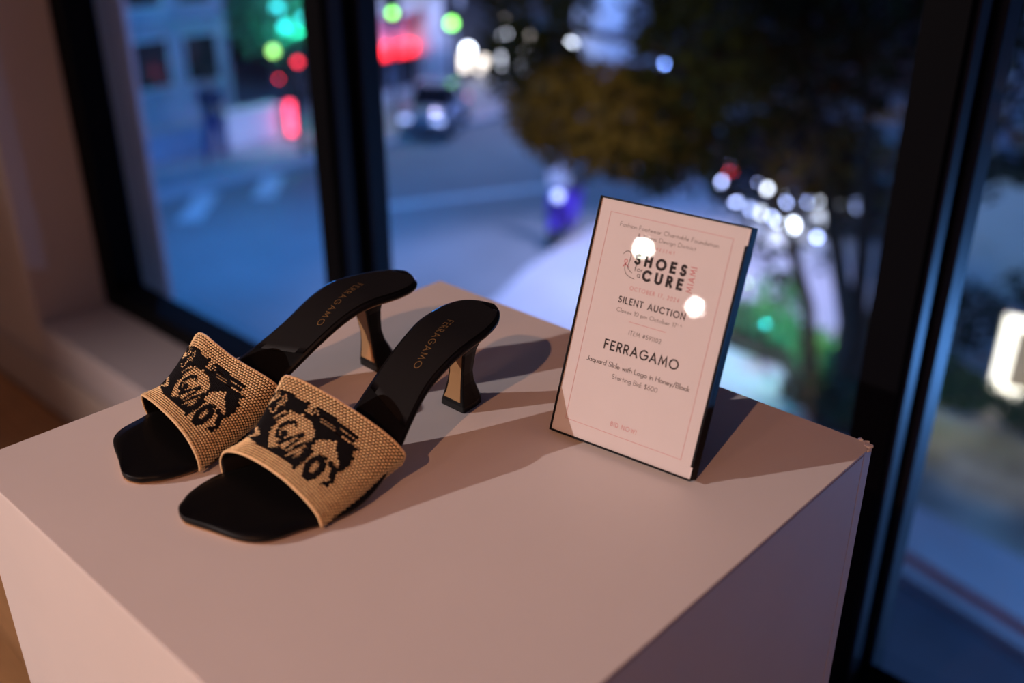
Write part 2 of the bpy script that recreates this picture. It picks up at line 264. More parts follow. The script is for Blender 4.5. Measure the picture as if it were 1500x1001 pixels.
# ------------------------------------------------------------------ stroke lettering: geometric capitals and lower case drawn as ribbons
def arc(cx, cy_, rx, ry, a0, a1, n=18):
    return [(cx + rx * math.cos(math.radians(a0 + (a1 - a0) * i / n)), cy_ + ry * math.sin(math.radians(a0 + (a1 - a0) * i / n))) for i in range(n + 1)]
X = .50      # x-height, cap height is 1
def bowl(x): return arc(x + .25, X / 2, .25, X / 2, 0, 360, 22)
GL = {
 'A': (.78, [[(0, 0), (.39, 1), (.78, 0)], [(.13, .32), (.65, .32)]]), 'B': (.52, [[(0, 0), (0, 1), (.25, 1)] + arc(.25, .76, .22, .24, 90, -90, 10) + [(0, .52)], [(.25, .52)] + arc(.27, .26, .25, .26, 90, -90, 10) + [(0, 0)]]),
 'C': (.80, [arc(.48, .5, .48, .5, 48, 312)]), 'D': (.70, [[(0, 0), (0, 1), (.22, 1)] + arc(.22, .5, .48, .5, 90, -90) + [(0, 0)]]),
 'E': (.46, [[(.46, 1), (0, 1), (0, 0), (.46, 0)], [(0, .52), (.40, .52)]]), 'F': (.44, [[(.44, 1), (0, 1), (0, 0)], [(0, .52), (.38, .52)]]),
 'G': (.90, [arc(.48, .5, .48, .5, 48, 360) + [(.56, .5)]]), 'H': (.64, [[(0, 0), (0, 1)], [(.64, 0), (.64, 1)], [(0, .52), (.64, .52)]]), 'I': (.02, [[(.01, 0), (.01, 1)]]),
 'J': (.34, [[(.34, 1), (.34, .2)] + arc(.14, .18, .2, .2, 0, -120, 8)]), 'K': (.56, [[(0, 0), (0, 1)], [(.52, 1), (.02, .48), (.56, 0)]]), 'L': (.42, [[(0, 1), (0, 0), (.42, 0)]]),
 'M': (.90, [[(0, 0), (.12, 1), (.45, .22), (.78, 1), (.90, 0)]]), 'N': (.68, [[(0, 0), (0, 1), (.68, 0), (.68, 1)]]), 'O': (1.0, [arc(.5, .5, .5, .5, 0, 360, 30)]),
 'P': (.48, [[(0, 0), (0, 1), (.22, 1)] + arc(.22, .74, .26, .26, 90, -90, 10) + [(0, .48)]]), 'R': (.52, [[(0, 0), (0, 1), (.22, 1)] + arc(.22, .74, .26, .26, 90, -90, 10) + [(0, .48)], [(.22, .48), (.52, 0)]]),
 'S': (.50, [arc(.26, .75, .22, .25, 35, 250, 12) + arc(.24, .255, .25, .255, 70, -150, 12)]), 'T': (.58, [[(0, 1), (.58, 1)], [(.29, 1), (.29, 0)]]),
 'U': (.64, [[(0, 1), (0, .32)] + arc(.32, .32, .32, .32, 180, 360, 14) + [(.64, 1)]]), 'W': (1.05, [[(0, 1), (.26, 0), (.525, .85), (.79, 0), (1.05, 1)]]),
 'a': (.5, [bowl(0), [(.5, X), (.5, 0)]]), 'b': (.5, [bowl(0), [(0, 1.05), (0, 0)]]), 'c': (.42, [arc(.25, X / 2, .25, X / 2, 48, 312, 14)]), 'd': (.5, [bowl(0), [(.5, 1.05), (.5, 0)]]),
 'e': (.5, [[(0, .25), (.5, .25)] + arc(.25, X / 2, .25, X / 2, 0, 315, 16)]), 'f': (.28, [[(.1, 0), (.1, .85)] + arc(.25, .85, .15, .17, 180, 80, 6), [(0, X), (.25, X)]]),
 'g': (.5, [bowl(0), [(.5, X), (.5, -.1)] + arc(.25, -.1, .25, .22, 0, -150, 8)]), 'h': (.44, [[(0, 1.05), (0, 0)], [(0, .28)] + arc(.22, .28, .22, .22, 180, 0, 8) + [(.44, 0)]]),
 'i': (.03, [[(.015, 0), (.015, X)], [(.015, .68), (.015, .73)]]), 'k': (.40, [[(0, 0), (0, 1.05)], [(.38, X), (.02, .24), (.40, 0)]]), 'l': (.02, [[(.01, 0), (.01, 1.05)]]),
 'm': (.72, [[(0, X), (0, 0)], [(0, .3)] + arc(.18, .3, .18, .2, 180, 0, 8) + [(.36, 0)], [(.36, .3)] + arc(.54, .3, .18, .2, 180, 0, 8) + [(.72, 0)]]),
 'n': (.42, [[(0, X), (0, 0)], [(0, .28)] + arc(.21, .28, .21, .22, 180, 0, 8) + [(.42, 0)]]), 'o': (.52, [arc(.26, X / 2, .26, X / 2, 0, 360, 22)]),
 'p': (.5, [bowl(0), [(0, X), (0, -.3)]]), 'q': (.5, [bowl(0), [(.5, X), (.5, -.3)]]), 'r': (.24, [[(0, X), (0, 0)], [(0, .28)] + arc(.2, .28, .2, .22, 180, 80, 5)]),
 's': (.34, [arc(.17, .375, .14, .125, 35, 250, 9) + arc(.16, .13, .16, .13, 70, -150, 9)]), 't': (.26, [[(.12, .8), (.12, 0)], [(0, X), (.26, X)]]),
 'u': (.42, [[(0, X), (0, .22)] + arc(.21, .22, .21, .22, 180, 360, 8), [(.42, X), (.42, 0)]]), 'v': (.42, [[(0, X), (.21, 0), (.42, X)]]), 'w': (.66, [[(0, X), (.165, 0), (.33, X), (.495, 0), (.66, X)]]),
 'y': (.44, [[(0, X), (.22, 0)], [(.44, X), (.10, -.3)]]), '0': (.56, [arc(.28, .5, .28, .5, 0, 360, 24)]), '1': (.18, [[(0, .85), (.16, 1), (.16, 0)]]), '2': (.48, [arc(.24, .74, .23, .26, 165, -30, 10) + [(.02, 0), (.48, 0)]]),
 '4': (.56, [[(.42, 0), (.42, 1), (0, .28), (.56, .28)]]), '5': (.48, [[(.42, 1), (.10, 1), (.06, .56)] + arc(.22, .31, .26, .31, 115, -150, 14)]), '6': (.50, [[(.36, 1), (.04, .42)], arc(.25, .28, .25, .28, 0, 360, 20)]),
 '7': (.46, [[(0, 1), (.46, 1), (.14, 0)]]), '9': (.50, [[(.14, 0), (.46, .58)], arc(.25, .72, .25, .28, 0, 360, 20)]), '&': (.62, [[(.62, .02), (.16, .66)] + arc(.29, .82, .15, .18, 200, -20, 8) + [(.12, .42)] + arc(.22, .22, .21, .22, 130, 340, 10) + [(.58, .5)]]),
 '#': (.56, [[(.14, .1), (.22, .9)], [(.36, .1), (.44, .9)], [(0, .36), (.54, .36)], [(.04, .64), (.56, .64)]]), '$': (.46, [arc(.24, .72, .2, .22, 35, 250, 10) + arc(.22, .28, .22, .22, 70, -150, 10), [(.23, -.1), (.23, 1.1)]]),
 ',': (.06, [[(.06, .06), (0, -.14)]]), ':': (.04, [[(.02, 0), (.02, .06)], [(.02, .42), (.02, .48)]]), '!': (.03, [[(.015, 1), (.015, .28)], [(.015, 0), (.015, .06)]]), '/': (.40, [[(0, -.1), (.40, 1.05)]]), '-': (.3, [[(0, .4), (.3, .4)]]), "'": (.04, [[(.02, 1), (.02, .8)]]),
 ' ': (.24, []),
}
def ribbon(pts, wd):
    P = [Vector((p[0], p[1])) for p in pts]; P = [p for i, p in enumerate(P) if i == 0 or (p - P[i - 1]).length > 1e-5]
    n = len(P); closed = (P[0] - P[-1]).length < 1e-4 and n > 3; L = []; R = []
    for i in range(n):
        a = P[i] - P[i - 1] if i > 0 else (P[0] - P[-2] if closed else P[1] - P[0]); b = P[i + 1] - P[i] if i < n - 1 else (P[1] - P[0] if closed else P[-1] - P[-2])
        a = a.normalized(); b = b.normalized(); na = Vector((-a.y, a.x)); nb = Vector((-b.y, b.x)); m = (na + nb)
        m = m.normalized() if m.length > 1e-6 else na; k = min(1 / max(.2, m.dot(na)), 2.6); h = wd / 2
        q = P[i].copy()
        if not closed and i == 0: q -= a * h * .9
        if not closed and i == n - 1: q += b * h * .9
        L.append(q + m * h * k); R.append(q - m * h * k)
    return L, R
def write(mb, txt, x0, x1, y, size, weight, place, track=None):
    """lay txt from x0 to x1 on baseline y; place(x, y) gives the 3-D point"""
    nat = sum(GL[c][0] for c in txt) * size; gaps = len(txt) - 1
    wscale = 1.0; tr_ = (x1 - x0 - nat) / gaps
    lo = .13 * size + weight * .8
    if tr_ < lo: wscale = max(.55, (x1 - x0 - lo * gaps) / nat); tr_ = (x1 - x0 - nat * wscale) / gaps
    if tr_ > .20 * size and txt.isupper() is False: wscale = min(1.2, (x1 - x0 - .20 * size * gaps) / nat); tr_ = (x1 - x0 - nat * wscale) / gaps
    x = x0
    for c in txt:
        wd, st = GL[c]
        for pts in st:
            L, R = ribbon([(x + p[0] * size * wscale, y + p[1] * size) for p in pts], weight); n = len(L)
            mb.add([place(p.x, p.y) for p in L] + [place(p.x, p.y) for p in R], [(i, i + 1, n + i + 1, n + i) for i in range(n - 1)])
        x += wd * size * wscale + tr_
def stroke(mb, pts, wd, place):
    L, R = ribbon(pts, wd); n = len(L)
    mb.add([place(p.x, p.y) for p in L] + [place(p.x, p.y) for p in R], [(i, i + 1, n + i + 1, n + i) for i in range(n - 1)])

# ------------------------------------------------------------------ the sandals
# vamp rims of the wearer's left sandal, local (length s, lateral t, height z), from the inner side over to the outer side
FRONT_NEAR = [(.0335,-.0405,.0035),(.0345,-.0430,.0080),(.0361,-.0450,.0122),(.0376,-.0413,.0180),(.0395,-.0288,.0215),(.0413,-.0103,.0221),(.0425,.0079,.0203),(.0432,.0199,.0172),(.0435,.0317,.0132),(.0431,.0415,.0085),(.0427,.0450,.0030)]
REAR_NEAR = [(.0810,-.0245,.0065),(.0790,-.0285,.020),(.0780,-.0330,.036),(.0778,-.0350,.048),(.0789,-.0334,.0556),(.0812,-.0275,.0564),(.0848,-.0183,.0541),(.0912,-.0008,.0479),(.0973,.0165,.0399),(.1032,.0336,.0302),(.1061,.0428,.0218),(.1068,.0420,.0165),(.1068,.0395,.0115)]
def resample(pts, n):
    P=np.array(pts,float); N=len(P); out=[]
    for i in range(N-1):                      # Catmull-Rom
        p0=P[max(i-1,0)];p1=P[i];p2=P[i+1];p3=P[min(i+2,N-1)]
        for k in range(24):
            t=k/24.
            out.append(.5*((2*p1)+(-p0+p2)*t+(2*p0-5*p1+4*p2-p3)*t*t+(-p0+3*p1-3*p2+p3)*t**3))
    out.append(P[-1]); out=np.array(out)
    L=np.concatenate([[0],np.cumsum(np.linalg.norm(np.diff(out,axis=0),axis=1))]); L/=L[-1]
    q=np.linspace(0,1,n)
    return np.stack([np.interp(q,L,out[:,k]) for k in range(3)],1)
FRONT_FAR = [(.0381,-.0428,.003),(.0366,-.0432,.010),(.0352,-.0406,.0185),(.0346,-.0356,.0225),(.0334,-.0129,.0245),(.0320,.0113,.0236),(.0313,.0279,.0193),(.0303,.0387,.013),(.0295,.0437,.0075),(.0292,.0437,.003)]
REAR_FAR = [(.0963,-.0394,.010),(.0921,-.0432,.022),(.0860,-.0459,.036),(.0815,-.0457,.045),(.0808,-.0392,.0508),(.0815,-.0307,.0512),(.0821,-.0222,.0490),(.0859,-.0039,.0425),(.0909,.0174,.0377),(.0949,.0282,.0328),(.0970,.0303,.026),(.0979,.0286,.019),(.0982,.0246,.0135)]
RIMS = {1: (resample(FRONT_NEAR,257), resample(REAR_NEAR,257), .0012), -1: (resample(FRONT_FAR,257), resample(REAR_FAR,257), .004)}
def vamp(U,V,m=1):
    VA,VB,sag=RIMS[m]
    U=np.asarray(U,float);V=np.asarray(V,float);q=np.linspace(0,1,257)
    a=np.stack([np.interp(U,q,VA[:,k]) for k in range(3)],-1); b=np.stack([np.interp(U,q,VB[:,k]) for k in range(3)],-1)
    p=a+(b-a)*V[...,None]
    top=np.clip((p[...,2]-.006)/.02,0,1)
    p[...,2]-=sag*np.sin(np.pi*np.clip(V,0,1)**.85)*top*np.clip(1.25-U,0,1)
    return p

# knitting chart of the vamp: for each row the black spans (first stitch, end stitch)
CHART = [[],[],[],[],[],[],[],[],[],[(71,73),(80,83)],[(71,74),(79,85)],[(50,63),(67,73),(78,85)],[(40,74),(78,86)],[(37,49),(50,73),(76,86),(90,91)],[(35,49),(52,62),(64,74),(77,87),(91,93)],[(33,48),(53,62),(64,74),(76,80),(82,86),(90,94)],[(32,48),(55,63),(65,67),(68,74),(76,80),(83,87),(91,95)],[(29,30),(38,47),(55,57),(59,60),(61,63),(65,67),(68,74),(75,79),(82,86),(92,94)],[(28,30),(40,47),(59,61),(62,64),(66,68),(69,74),(75,80),(83,87),(92,95)],[(26,28),(30,34),(35,36),(40,46),(52,55),(59,61),(62,64),(66,67),(69,74),(75,79),(82,86),(92,95)],[(8,20),(25,27),(29,33),(35,36),(40,46),(53,56),(60,62),(63,65),(67,68),(69,74),(75,79),(82,86),(92,95)],[(8,20),(23,26),(27,35),(39,46),(53,56),(60,61),(63,65),(67,68),(69,74),(75,79),(82,86),(90,94)],[(8,21),(23,25),(26,34),(37,46),(50,52),(54,57),(60,62),(63,66),(68,69),(70,74),(76,79),(82,86),(90,94)],[(8,20),(21,22),(24,27),(29,33),(37,45),(49,57),(60,62),(63,66),(69,74),(75,79),(80,85),(89,93)],[(8,13),(16,20),(23,27),(28,33),(37,46),(49,55),(56,63),(64,67),(68,74),(76,85),(89,92)],[(8,12),(15,20),(21,25),(26,29),(34,35),(36,45),(49,51),(52,55),(56,59),(61,62),(64,67),(68,74),(76,84),(88,92)],[(8,13),(16,20),(22,28),(35,46),(49,51),(53,56),(57,60),(62,63),(65,68),(69,74),(77,84),(85,87),(88,92)],[(8,12),(15,20),(21,27),(32,33),(34,45),(48,50),(51,56),(57,60),(61,63),(65,67),(69,74),(77,82),(84,92)],[(8,13),(16,20),(23,27),(31,32),(33,46),(49,56),(58,61),(62,64),(66,68),(70,72),(77,81),(84,93)],[(8,12),(15,20),(22,25),(29,46),(48,50),(52,55),(59,61),(62,63),(66,71),(79,82),(84,86),(90,93)],[(8,13),(16,20),(28,46),(49,51),(60,64),(67,71),(90,93)],[(8,12),(15,20),(26,27),(28,46),(48,51),(60,64),(67,71),(89,93)],[(8,13),(16,20),(25,26),(27,47),(49,52),(61,64),(68,72),(88,93)],[(8,12),(15,20),(25,45),(49,52),(61,64),(69,71),(87,93)],[(8,13),(16,20),(23,44),(45,47),(50,53),(62,64),(69,71),(86,93)],[(8,12),(15,20),(23,43),(44,47),(50,53),(68,71),(85,93)],[(8,13),(16,20),(23,44),(45,47),(51,55),(56,58),(69,72),(84,93)],[(8,12),(15,20),(23,41),(42,44),(45,47),(51,57),(68,72),(82,92)],[(8,13),(16,20),(23,40),(42,45),(46,48),(53,57),(68,74),(82,92)],[(8,12),(15,20),(23,39),(40,41),(42,45),(46,48),(54,55),(67,74),(81,91)],[(8,13),(16,20),(23,38),(40,42),(43,46),(48,49),(67,76),(81,92)],[(8,12),(15,20),(23,37),(39,41),(42,45),(48,49),(66,76),(80,90)],[(8,13),(16,20),(23,42),(43,47),(49,50),(65,78),(80,90)],[(8,12),(15,20),(23,41),(43,48),(50,51),(63,78),(79,89)],[(8,13),(16,20),(23,36),(37,42),(43,49),(51,52),(63,89)],[(8,12),(15,20),(23,35),(37,42),(44,49),(51,53),(61,89)],[(8,13),(16,20),(23,34),(38,42),(43,44),(45,56),(58,90)],[(8,12),(15,20),(23,31),(32,33),(39,42),(43,44),(45,75),(84,87),(88,90)],[(8,13),(16,20),(23,30),(32,34),(40,43),(45,66),(75,79)],[(8,28),(30,33),(38,39),(41,42),(43,44),(45,56),(63,84)],[(8,28),(30,33),(36,38),(39,40),(41,43),(44,45),(46,57),(60,66),(67,68),(69,70),(73,86)],[(8,32),(35,38),(39,40),(41,42),(43,44),(45,56),(59,60),(61,62),(63,76),(80,81),(82,83),(84,85)],[(8,33),(35,39),(41,43),(45,57),(59,66),(70,86)],[(8,32),(34,38),(39,43),(44,56),(59,60),(62,85)],[(30,32),(34,37),(38,39),(41,43),(44,56),(60,81)],[(29,31),(33,36),(38,48),(54,56),(60,72)],[(30,31),(34,35)],[(33,34)],[(31,32),(33,35)],[(30,31),(33,34)],[(31,32),(33,34)],[(32,33)],[],[],[],[],[],[]]
CW = 112
INNER = [(-.0068,-.0160),(-.0062,-.0225),(-.0028,-.0288),(.0025,-.0325),(.0085,-.0362),(.021,-.0397),(.0333,-.0404),(.05,-.037),(.07,-.0285),(.09,-.0190),(.1121,-.0135),(.1256,-.0145),(.1447,-.0172),(.164,-.0199),(.185,-.0243),(.2035,-.0270),(.2180,-.0240),(.2255,-.0140),(.2280,0)]
OUTER = [(-.0068,-.0160),(-.0052,-.0095),(-.0015,.0017),(.0027,.0165),(.0062,.0250),(.0105,.0303),(.0175,.0347),(.0326,.0388),(.0457,.0435),(.065,.0455),(.085,.0440),(.1,.0405),(.111,.0368),(.1223,.0325),(.1404,.0275),(.1602,.0272),(.1802,.0275),(.1985,.0240),(.213,.0180),(.2235,.0095),(.2280,0)]
def edge_curve(pts, n, g):
    P = resample([(a, b, 0) for a, b in pts], 400); q = np.linspace(0, 1, 400)
    return np.stack([np.interp(g, q, P[:, k]) for k in range(2)], 1)
def sole_h(s):
    x = min(1, max(0, (s - .062) / (.186 - .062)))
    return .0065 + (.064 - .0065) * (.13 * x + .87 * x * x * (3 - 2 * x)) + (max(0, s - .186) * .05)
def sandal(loc, rz, m, label):
    root = thing('slide_sandal', label, 'sandal', loc, rz, 'pair of heeled slide sandals')
    N = 90; g = (1 - np.cos(np.linspace(0, PI, N))) / 2
    I = edge_curve(INNER, N, g); O = edge_curve(OUTER, N, g)
    def P(s, t, z): return (m * t, s, z)
    def slab(top, bot, inset, s0=-1, s1=9, cup=0.0, rnd_=.0):
        rs = []
        for a, b in zip(I, O):
            c = (a + b) / 2; d = (b - a) / 2; L = np.linalg.norm(d) + 1e-9; k = max(.02, (L - inset) / L); a2 = c - d * k; b2 = c + d * k
            if c[0] < s0 or c[0] > s1: continue
            r = []; K = 12
            for i in range(K + 1):
                f = i / K; p = a2 + (b2 - a2) * f; e_ = 1 - abs(2 * f - 1)
                edge = rnd_ * (1 - min(1, e_ / .10)) ** 2
                r.append(P(p[0], p[1], sole_h(p[0]) + top - edge - cup * (e_ ** .7)))
            for p, zz in ((c + (b2 - c) * 1.008, (top - rnd_ + bot) / 2), (c + (b2 - c) * .985, bot), (c, bot), (c + (a2 - c) * .985, bot), (c + (a2 - c) * 1.008, (top - rnd_ + bot) / 2)):
                r.append(P(p[0], p[1], max(.0003, sole_h(p[0]) + zz)))
            rs.append(r)
        return MB().rings(rs)
    slab(.0, -.0042, 0, rnd_=.0012, cup=.0006).build('insole', M['leather'], root, smooth=True)
    slab(-.0043, -.0058, .0016).build('outsole', M['tan'], root, smooth=False)
    slab(.00035, .0001, .0030, .121, .2235, cup=.0006, rnd_=.0002).build('sock_lining', M['sock'], root, smooth=True)
    # stamped name on the sock lining
    mb = MB(); ph = math.radians(17 if m > 0 else 13); st_ = (.1905, -.0062) if m > 0 else (.1905, -.0075)
    def pl_(x, y):
        s = st_[0] - x * math.cos(ph) + y * math.sin(ph); t = st_[1] + x * math.sin(ph) + y * math.cos(ph)
        return (t, s, sole_h(s) + .0003)
    write(mb, 'FERRAGAMO', 0, .0455, 0, .0046, .00062, pl_); mb.build('gold_lettering', M['gold'], root)
    # heel
    bt = -.0020
    secs = [(.0, .1880, .2120, .0112, .0098), (.0045, .1880, .2115, .0110, .0096), (.0046, .1880, .2112, .0109, .0095), (.012, .1886, .2080, .0092, .0080), (.020, .1892, .2042, .0077, .0066), (.028, .1894, .2024, .0072, .0062), (.036, .1886, .2028, .0078, .0068), (.044, .1880, .2040, .0083, .0072), (.051, .1860, .2068, .0102, .0092), (.0565, .1825, .2105, .0140, .0135), (.0600, .1790, .2150, .0180, .0172)]
    def heel_ring(sec):
        z, s0, s1, wf, wb = sec; c = bt + (.0045 - bt) * min(1, z / .056); r = []
        zz = lambda s: min(z, sole_h(s) - .0052) if z > .05 else z
        for (s, t) in [(s0, -wf * .9), (s0 + .0006, -wf), (s0 + (s1 - s0) * .55, -wb * 1.0), (s0 + (s1 - s0) * .82, -wb * .85), (s1 - .001, -wb * .5), (s1, 0), (s1 - .001, wb * .5), (s0 + (s1 - s0) * .82, wb * .85), (s0 + (s1 - s0) * .55, wb), (s0 + .0006, wf), (s0, wf * .9)]:
            r.append(P(s, c + t, zz(s)))
        return r
    hl = MB().rings([heel_ring(q) for q in secs[2:]]).build('heel', M['leather'], root, smooth=False)
    MB().rings([heel_ring(q) for q in secs[:2]]).build('heel_tip', M['edge'], root)
    rs = []
    for z, s0, s1, wf, wb in secs[2:9]:
        c = bt + (.0045 - bt) * min(1, z / .056); z = z + (.003 if z < .005 else 0); k = .72
        rs.append([P(s0 - .0004, c - wf * k, z), P(s0 - .0004, c + wf * k, z), P(s0 + .0005, c + wf * k, z), P(s0 + .0005, c - wf * k, z)])
    MB().rings(rs).build('heel_breast', M['tan'], root)
    # vamp: dark ground, black lining, edge cords, stitches
    NU, NV = 64, 28
    uu = np.linspace(0, 1, NU + 1); vv = np.linspace(0, 1, NV + 1); UU, VV = np.meshgrid(uu, vv)
    def vm(U, V): return vamp(U, V, m)
    def PV(s, t, z): return (t, s, z)
    def pn(U, V):
        p = vm(U, V); du = vm(np.clip(U + .004, 0, 1), V) - vm(np.clip(U - .004, 0, 1), V); dv = vm(U, np.clip(V + .01, 0, 1)) - vm(U, np.clip(V - .01, 0, 1))
        du /= np.linalg.norm(du, axis=-1)[..., None]; dv /= np.linalg.norm(dv, axis=-1)[..., None]
        n = np.cross(dv, du); n /= np.linalg.norm(n, axis=-1)[..., None]
        return p, du, dv, n
    p, du, dv, n = pn(UU, VV)
    if n[NV // 2, NU // 2, 2] < 0: sgn = -1
    else: sgn = 1
    n = n * sgn
    def sheet(off): q = p + n * off; return [PV(*q[j, i]) for j in range(NV + 1) for i in range(NU + 1)]
    fs = [(j * (NU + 1) + i, j * (NU + 1) + i + 1, (j + 1) * (NU + 1) + i + 1, (j + 1) * (NU + 1) + i) for j in range(NV) for i in range(NU)]
    k = (NV + 1) * (NU + 1)
    rim = [(i, i + 1) for i in range(NU)] + [(NV * (NU + 1) + i, NV * (NU + 1) + i + 1) for i in range(NU)] + [(j * (NU + 1), (j + 1) * (NU + 1)) for j in range(NV)] + [(j * (NU + 1) + NU, (j + 1) * (NU + 1) + NU) for j in range(NV)]
    vp = MB().add(sheet(0) + sheet(-.0006), fs + [tuple(k + i for i in f) for f in fs] + [(a, b, b + k, a + k) for a, b in rim]).build('vamp', M['weaveback'], root, smooth=True)
    MB().add(sheet(-.0007) + sheet(-.0016), fs + [tuple(k + i for i in f) for f in fs] + [(a, b, b + k, a + k) for a, b in rim]).build('vamp_lining', M['lining'], vp, smooth=True)
    for j in (0, NV): MB().tube([PV(*(p[j, i] + n[j, i] * -.0004)) for i in range(NU + 1)], .00085, 6).build('edge_cord', M['rim'], vp, smooth=True)
    def grid(cu, cv):
        jj, ii = np.meshgrid(np.arange(cv), np.arange(cu), indexing='ij')
        U = (ii + .5 + np.where(jj % 2 == 1, .25, -.25)) / cu; V = (jj + .5) / cv
        gp_, ga, gb, gn = pn(U, V)
        lu = np.linalg.norm(vm(np.clip(U + .5 / cu, 0, 1), V) - vm(np.clip(U - .5 / cu, 0, 1), V), axis=-1); lv = np.linalg.norm(vm(U, np.clip(V + .5 / cv, 0, 1)) - vm(U, np.clip(V - .5 / cv, 0, 1)), axis=-1)
        return U, V, gp_, ga, gb, gn * sgn, lu, lv
    black = [{q for q0, q1 in row for q in range(q0, q1)} for row in CHART]
    def is_black(U, V):
        j = min(len(CHART) - 1, max(0, int(V * len(CHART)))); return int(U * CW - (.25 if j % 2 else -.25)) in black[j]
    rr = random.Random(5 if m > 0 else 6); A_, B_ = MB(), MB()
    def stitch(mb, c, a, b, nn, L0, L1, W_, h):
        a = a + b * .16 + b * rr.uniform(-.05, .05); c = c + nn * .00012; e0 = c - a * L0; e1 = c + a * L1; k0 = c - a * L0 * .6; k1 = c + a * L1 * .6
        q = [e0 + nn * h * .1, e1 + nn * h * .1, c - a * L0 * .5 + nn * h, c + a * L1 * .5 + nn * h, k0 - b * W_, k1 - b * W_, k0 + b * W_, k1 + b * W_]
        mb.add([PV(*x) for x in q], [(2, 3, 5, 4), (3, 2, 6, 7), (0, 2, 4), (0, 6, 2), (1, 5, 3), (1, 3, 7)])
    # honey stitches: long floats in offset rows; the black figure is worked over them
    U, V, gp_, ga, gb, gn, lu, lv = grid(60, 36)
    for j in range(36):
        for i in range(60):
            u_, v_, hw = U[j, i], V[j, i], .5 / 60
            if is_black(u_, v_) and is_black(u_ - hw * .6, v_) and is_black(u_ + hw * .6, v_): continue
            L = lu[j, i] * .46 * rr.uniform(.95, 1.05)
            stitch(A_, gp_[j, i], ga[j, i], gb[j, i], gn[j, i], L, L, lv[j, i] * .40, .0008 * rr.uniform(.85, 1.12))
    cu, cv = CW, len(CHART); U, V, gp_, ga, gb, gn, lu, lv = grid(cu, cv)
    for j in range(cv):
        for i in black[j]: stitch(B_, gp_[j, i] + gn[j, i] * .00055, ga[j, i], gb[j, i], gn[j, i], lu[j, i] * .54, lu[j, i] * .54, lv[j, i] * .56, .00042 * rr.uniform(.8, 1.15))
    A_.build('raffia_stitches', M['raffia'], vp, smooth=True, kind='stuff'); B_.build('jacquard_stitches', M['thread'], vp, smooth=True, kind='stuff')
    return root
sandal((.17487, -.33992, TT), 0, 1, 'near heeled slide sandal on the plinth, its vamp unobstructed and closest to the sign')
sandal((.0751, -.3404, TT), -2.6, -1, 'far heeled slide sandal on the plinth, partly behind its mate near the plinth edge')

# ------------------------------------------------------------------ the auction sign
a = math.radians(6.45); tl = math.radians(20); ex = Vector((math.cos(a), math.sin(a), 0)); nx = Vector((-math.sin(a), math.cos(a), 0))
upv = Vector((0, 0, math.cos(tl))) + nx * math.sin(tl); nv = Vector((0, 0, math.sin(tl))) - nx * math.cos(tl)
sg = thing('auction_sign', 'black framed silent auction sign leaning back on the plinth beside the sandals', 'sign', (.24316, -.13194, TT + .0035))
sg.rotation_euler = Matrix((ex, upv, nv)).transposed().to_euler()
W, H, D = .1020, .1545, .0102
MB().box(.0006, W - .0006, .0006, H - .0006, -D, -.0022).build('back_panel', M['signframe'], sg, bevel=.0006)
MB().box(0, .0011, 0, H, -D, 0).build('frame_rail', M['signframe'], sg, bevel=.0003)
MB().box(W - .0006, W, 0, H, -D, -.0012).box(W - .0017, W, .0085, H - .011, -D, 0).build('frame_rail', M['signframe'], sg, bevel=.0003)
MB().box(.0011, W, 0, .0011, -D, 0).build('frame_rail', M['signframe'], sg, bevel=.0003)
MB().box(.0011, W, H - .0011, H, -D, 0).build('frame_rail', M['signframe'], sg, bevel=.0003)
pp = MB().box(.0011, W - .0007, .0011, H - .0011, -.0022, -.0012).build('paper_sheet', M['paper'], sg)
MB().box(.0012, W - .0018, .0012, H - .0012, -.0009, -.0003).build('clear_cover', M['acrylic'], sg)
lg = MB(); lg.add([(W / 2 - .018, .108, -D), (W / 2 + .018, .108, -D), (W / 2 + .022, .0185, -.060), (W / 2 - .022, .0185, -.060), (W / 2 - .018, .108, -D - .002), (W / 2 + .018, .108, -D - .002), (W / 2 + .022, .0195, -.0625), (W / 2 - .022, .0195, -.0625)], [(0, 1, 2, 3), (7, 6, 5, 4), (0, 4, 5, 1), (1, 5, 6, 2), (2, 6, 7, 3), (3, 7, 4, 0)])
lg.build('easel_leg', M['signframe'], sg)
pz = -.00112
def pf(x, y): return (x * .001, y * .001, pz)
def line(key, *args):
    mb = MB(); write(mb, *args); mb.build('text_line', M[key], pp)
def mark(name, key, *paths):
    mb = MB()
    for pts, wd in paths: stroke(mb, pts, wd, pf)
    mb.build(name, M[key], pp)
line('inkl', 'Fashion Footwear Charitable Foundation', 17.7, 84.3, 138.7, 2.5, .19, pf)
line('inkl', '& Miami Design District', 31.2, 70.7, 134.0, 2.4, .19, pf)
line('red', 'PRESENT', 43.4, 58.1, 128.7, 1.8, .16, pf)
line('ink', 'SHOES', 33.6, 67.6, 118.4, 5.5, 1.75, pf); line('ink', 'CURE', 41.0, 67.2, 109.7, 5.5, 1.75, pf)
line('ink', 'for', 34.2, 39.8, 113.8, 3.2, .32, pf); mark('text_line', 'ink', ([(37.8 + .9 * math.cos(t * PI / 8), 111.3 + 1.05 * math.sin(t * PI / 8)) for t in range(17)], .32), ([(38.7, 112.3), (38.7, 110.3)], .32))
line('red', 'MIAMI', 109.1, 124.2, 0, 3.6, .40, lambda x, y: pf(74.4 - y, x))
line('red', 'OCTOBER 17, 2024', 34.0, 67.8, 101.7, 2.25, .19, pf)
line('ink', 'SILENT AUCTION', 28.3, 73.9, 92.7, 3.6, .70, pf)
line('inkl', 'Closes 10 pm October 17', 28.4, 69.8, 86.8, 2.4, .22, pf); line('inkl', 'th', 70.6, 73.4, 88.0, 1.3, .14, pf)
mark('rule_line', 'red', ([(38.5, 82.3), (64.1, 82.2)], .18))
line('ink', 'ITEM #591102', 40.2, 62.5, 74.6, 2.6, .24, pf)
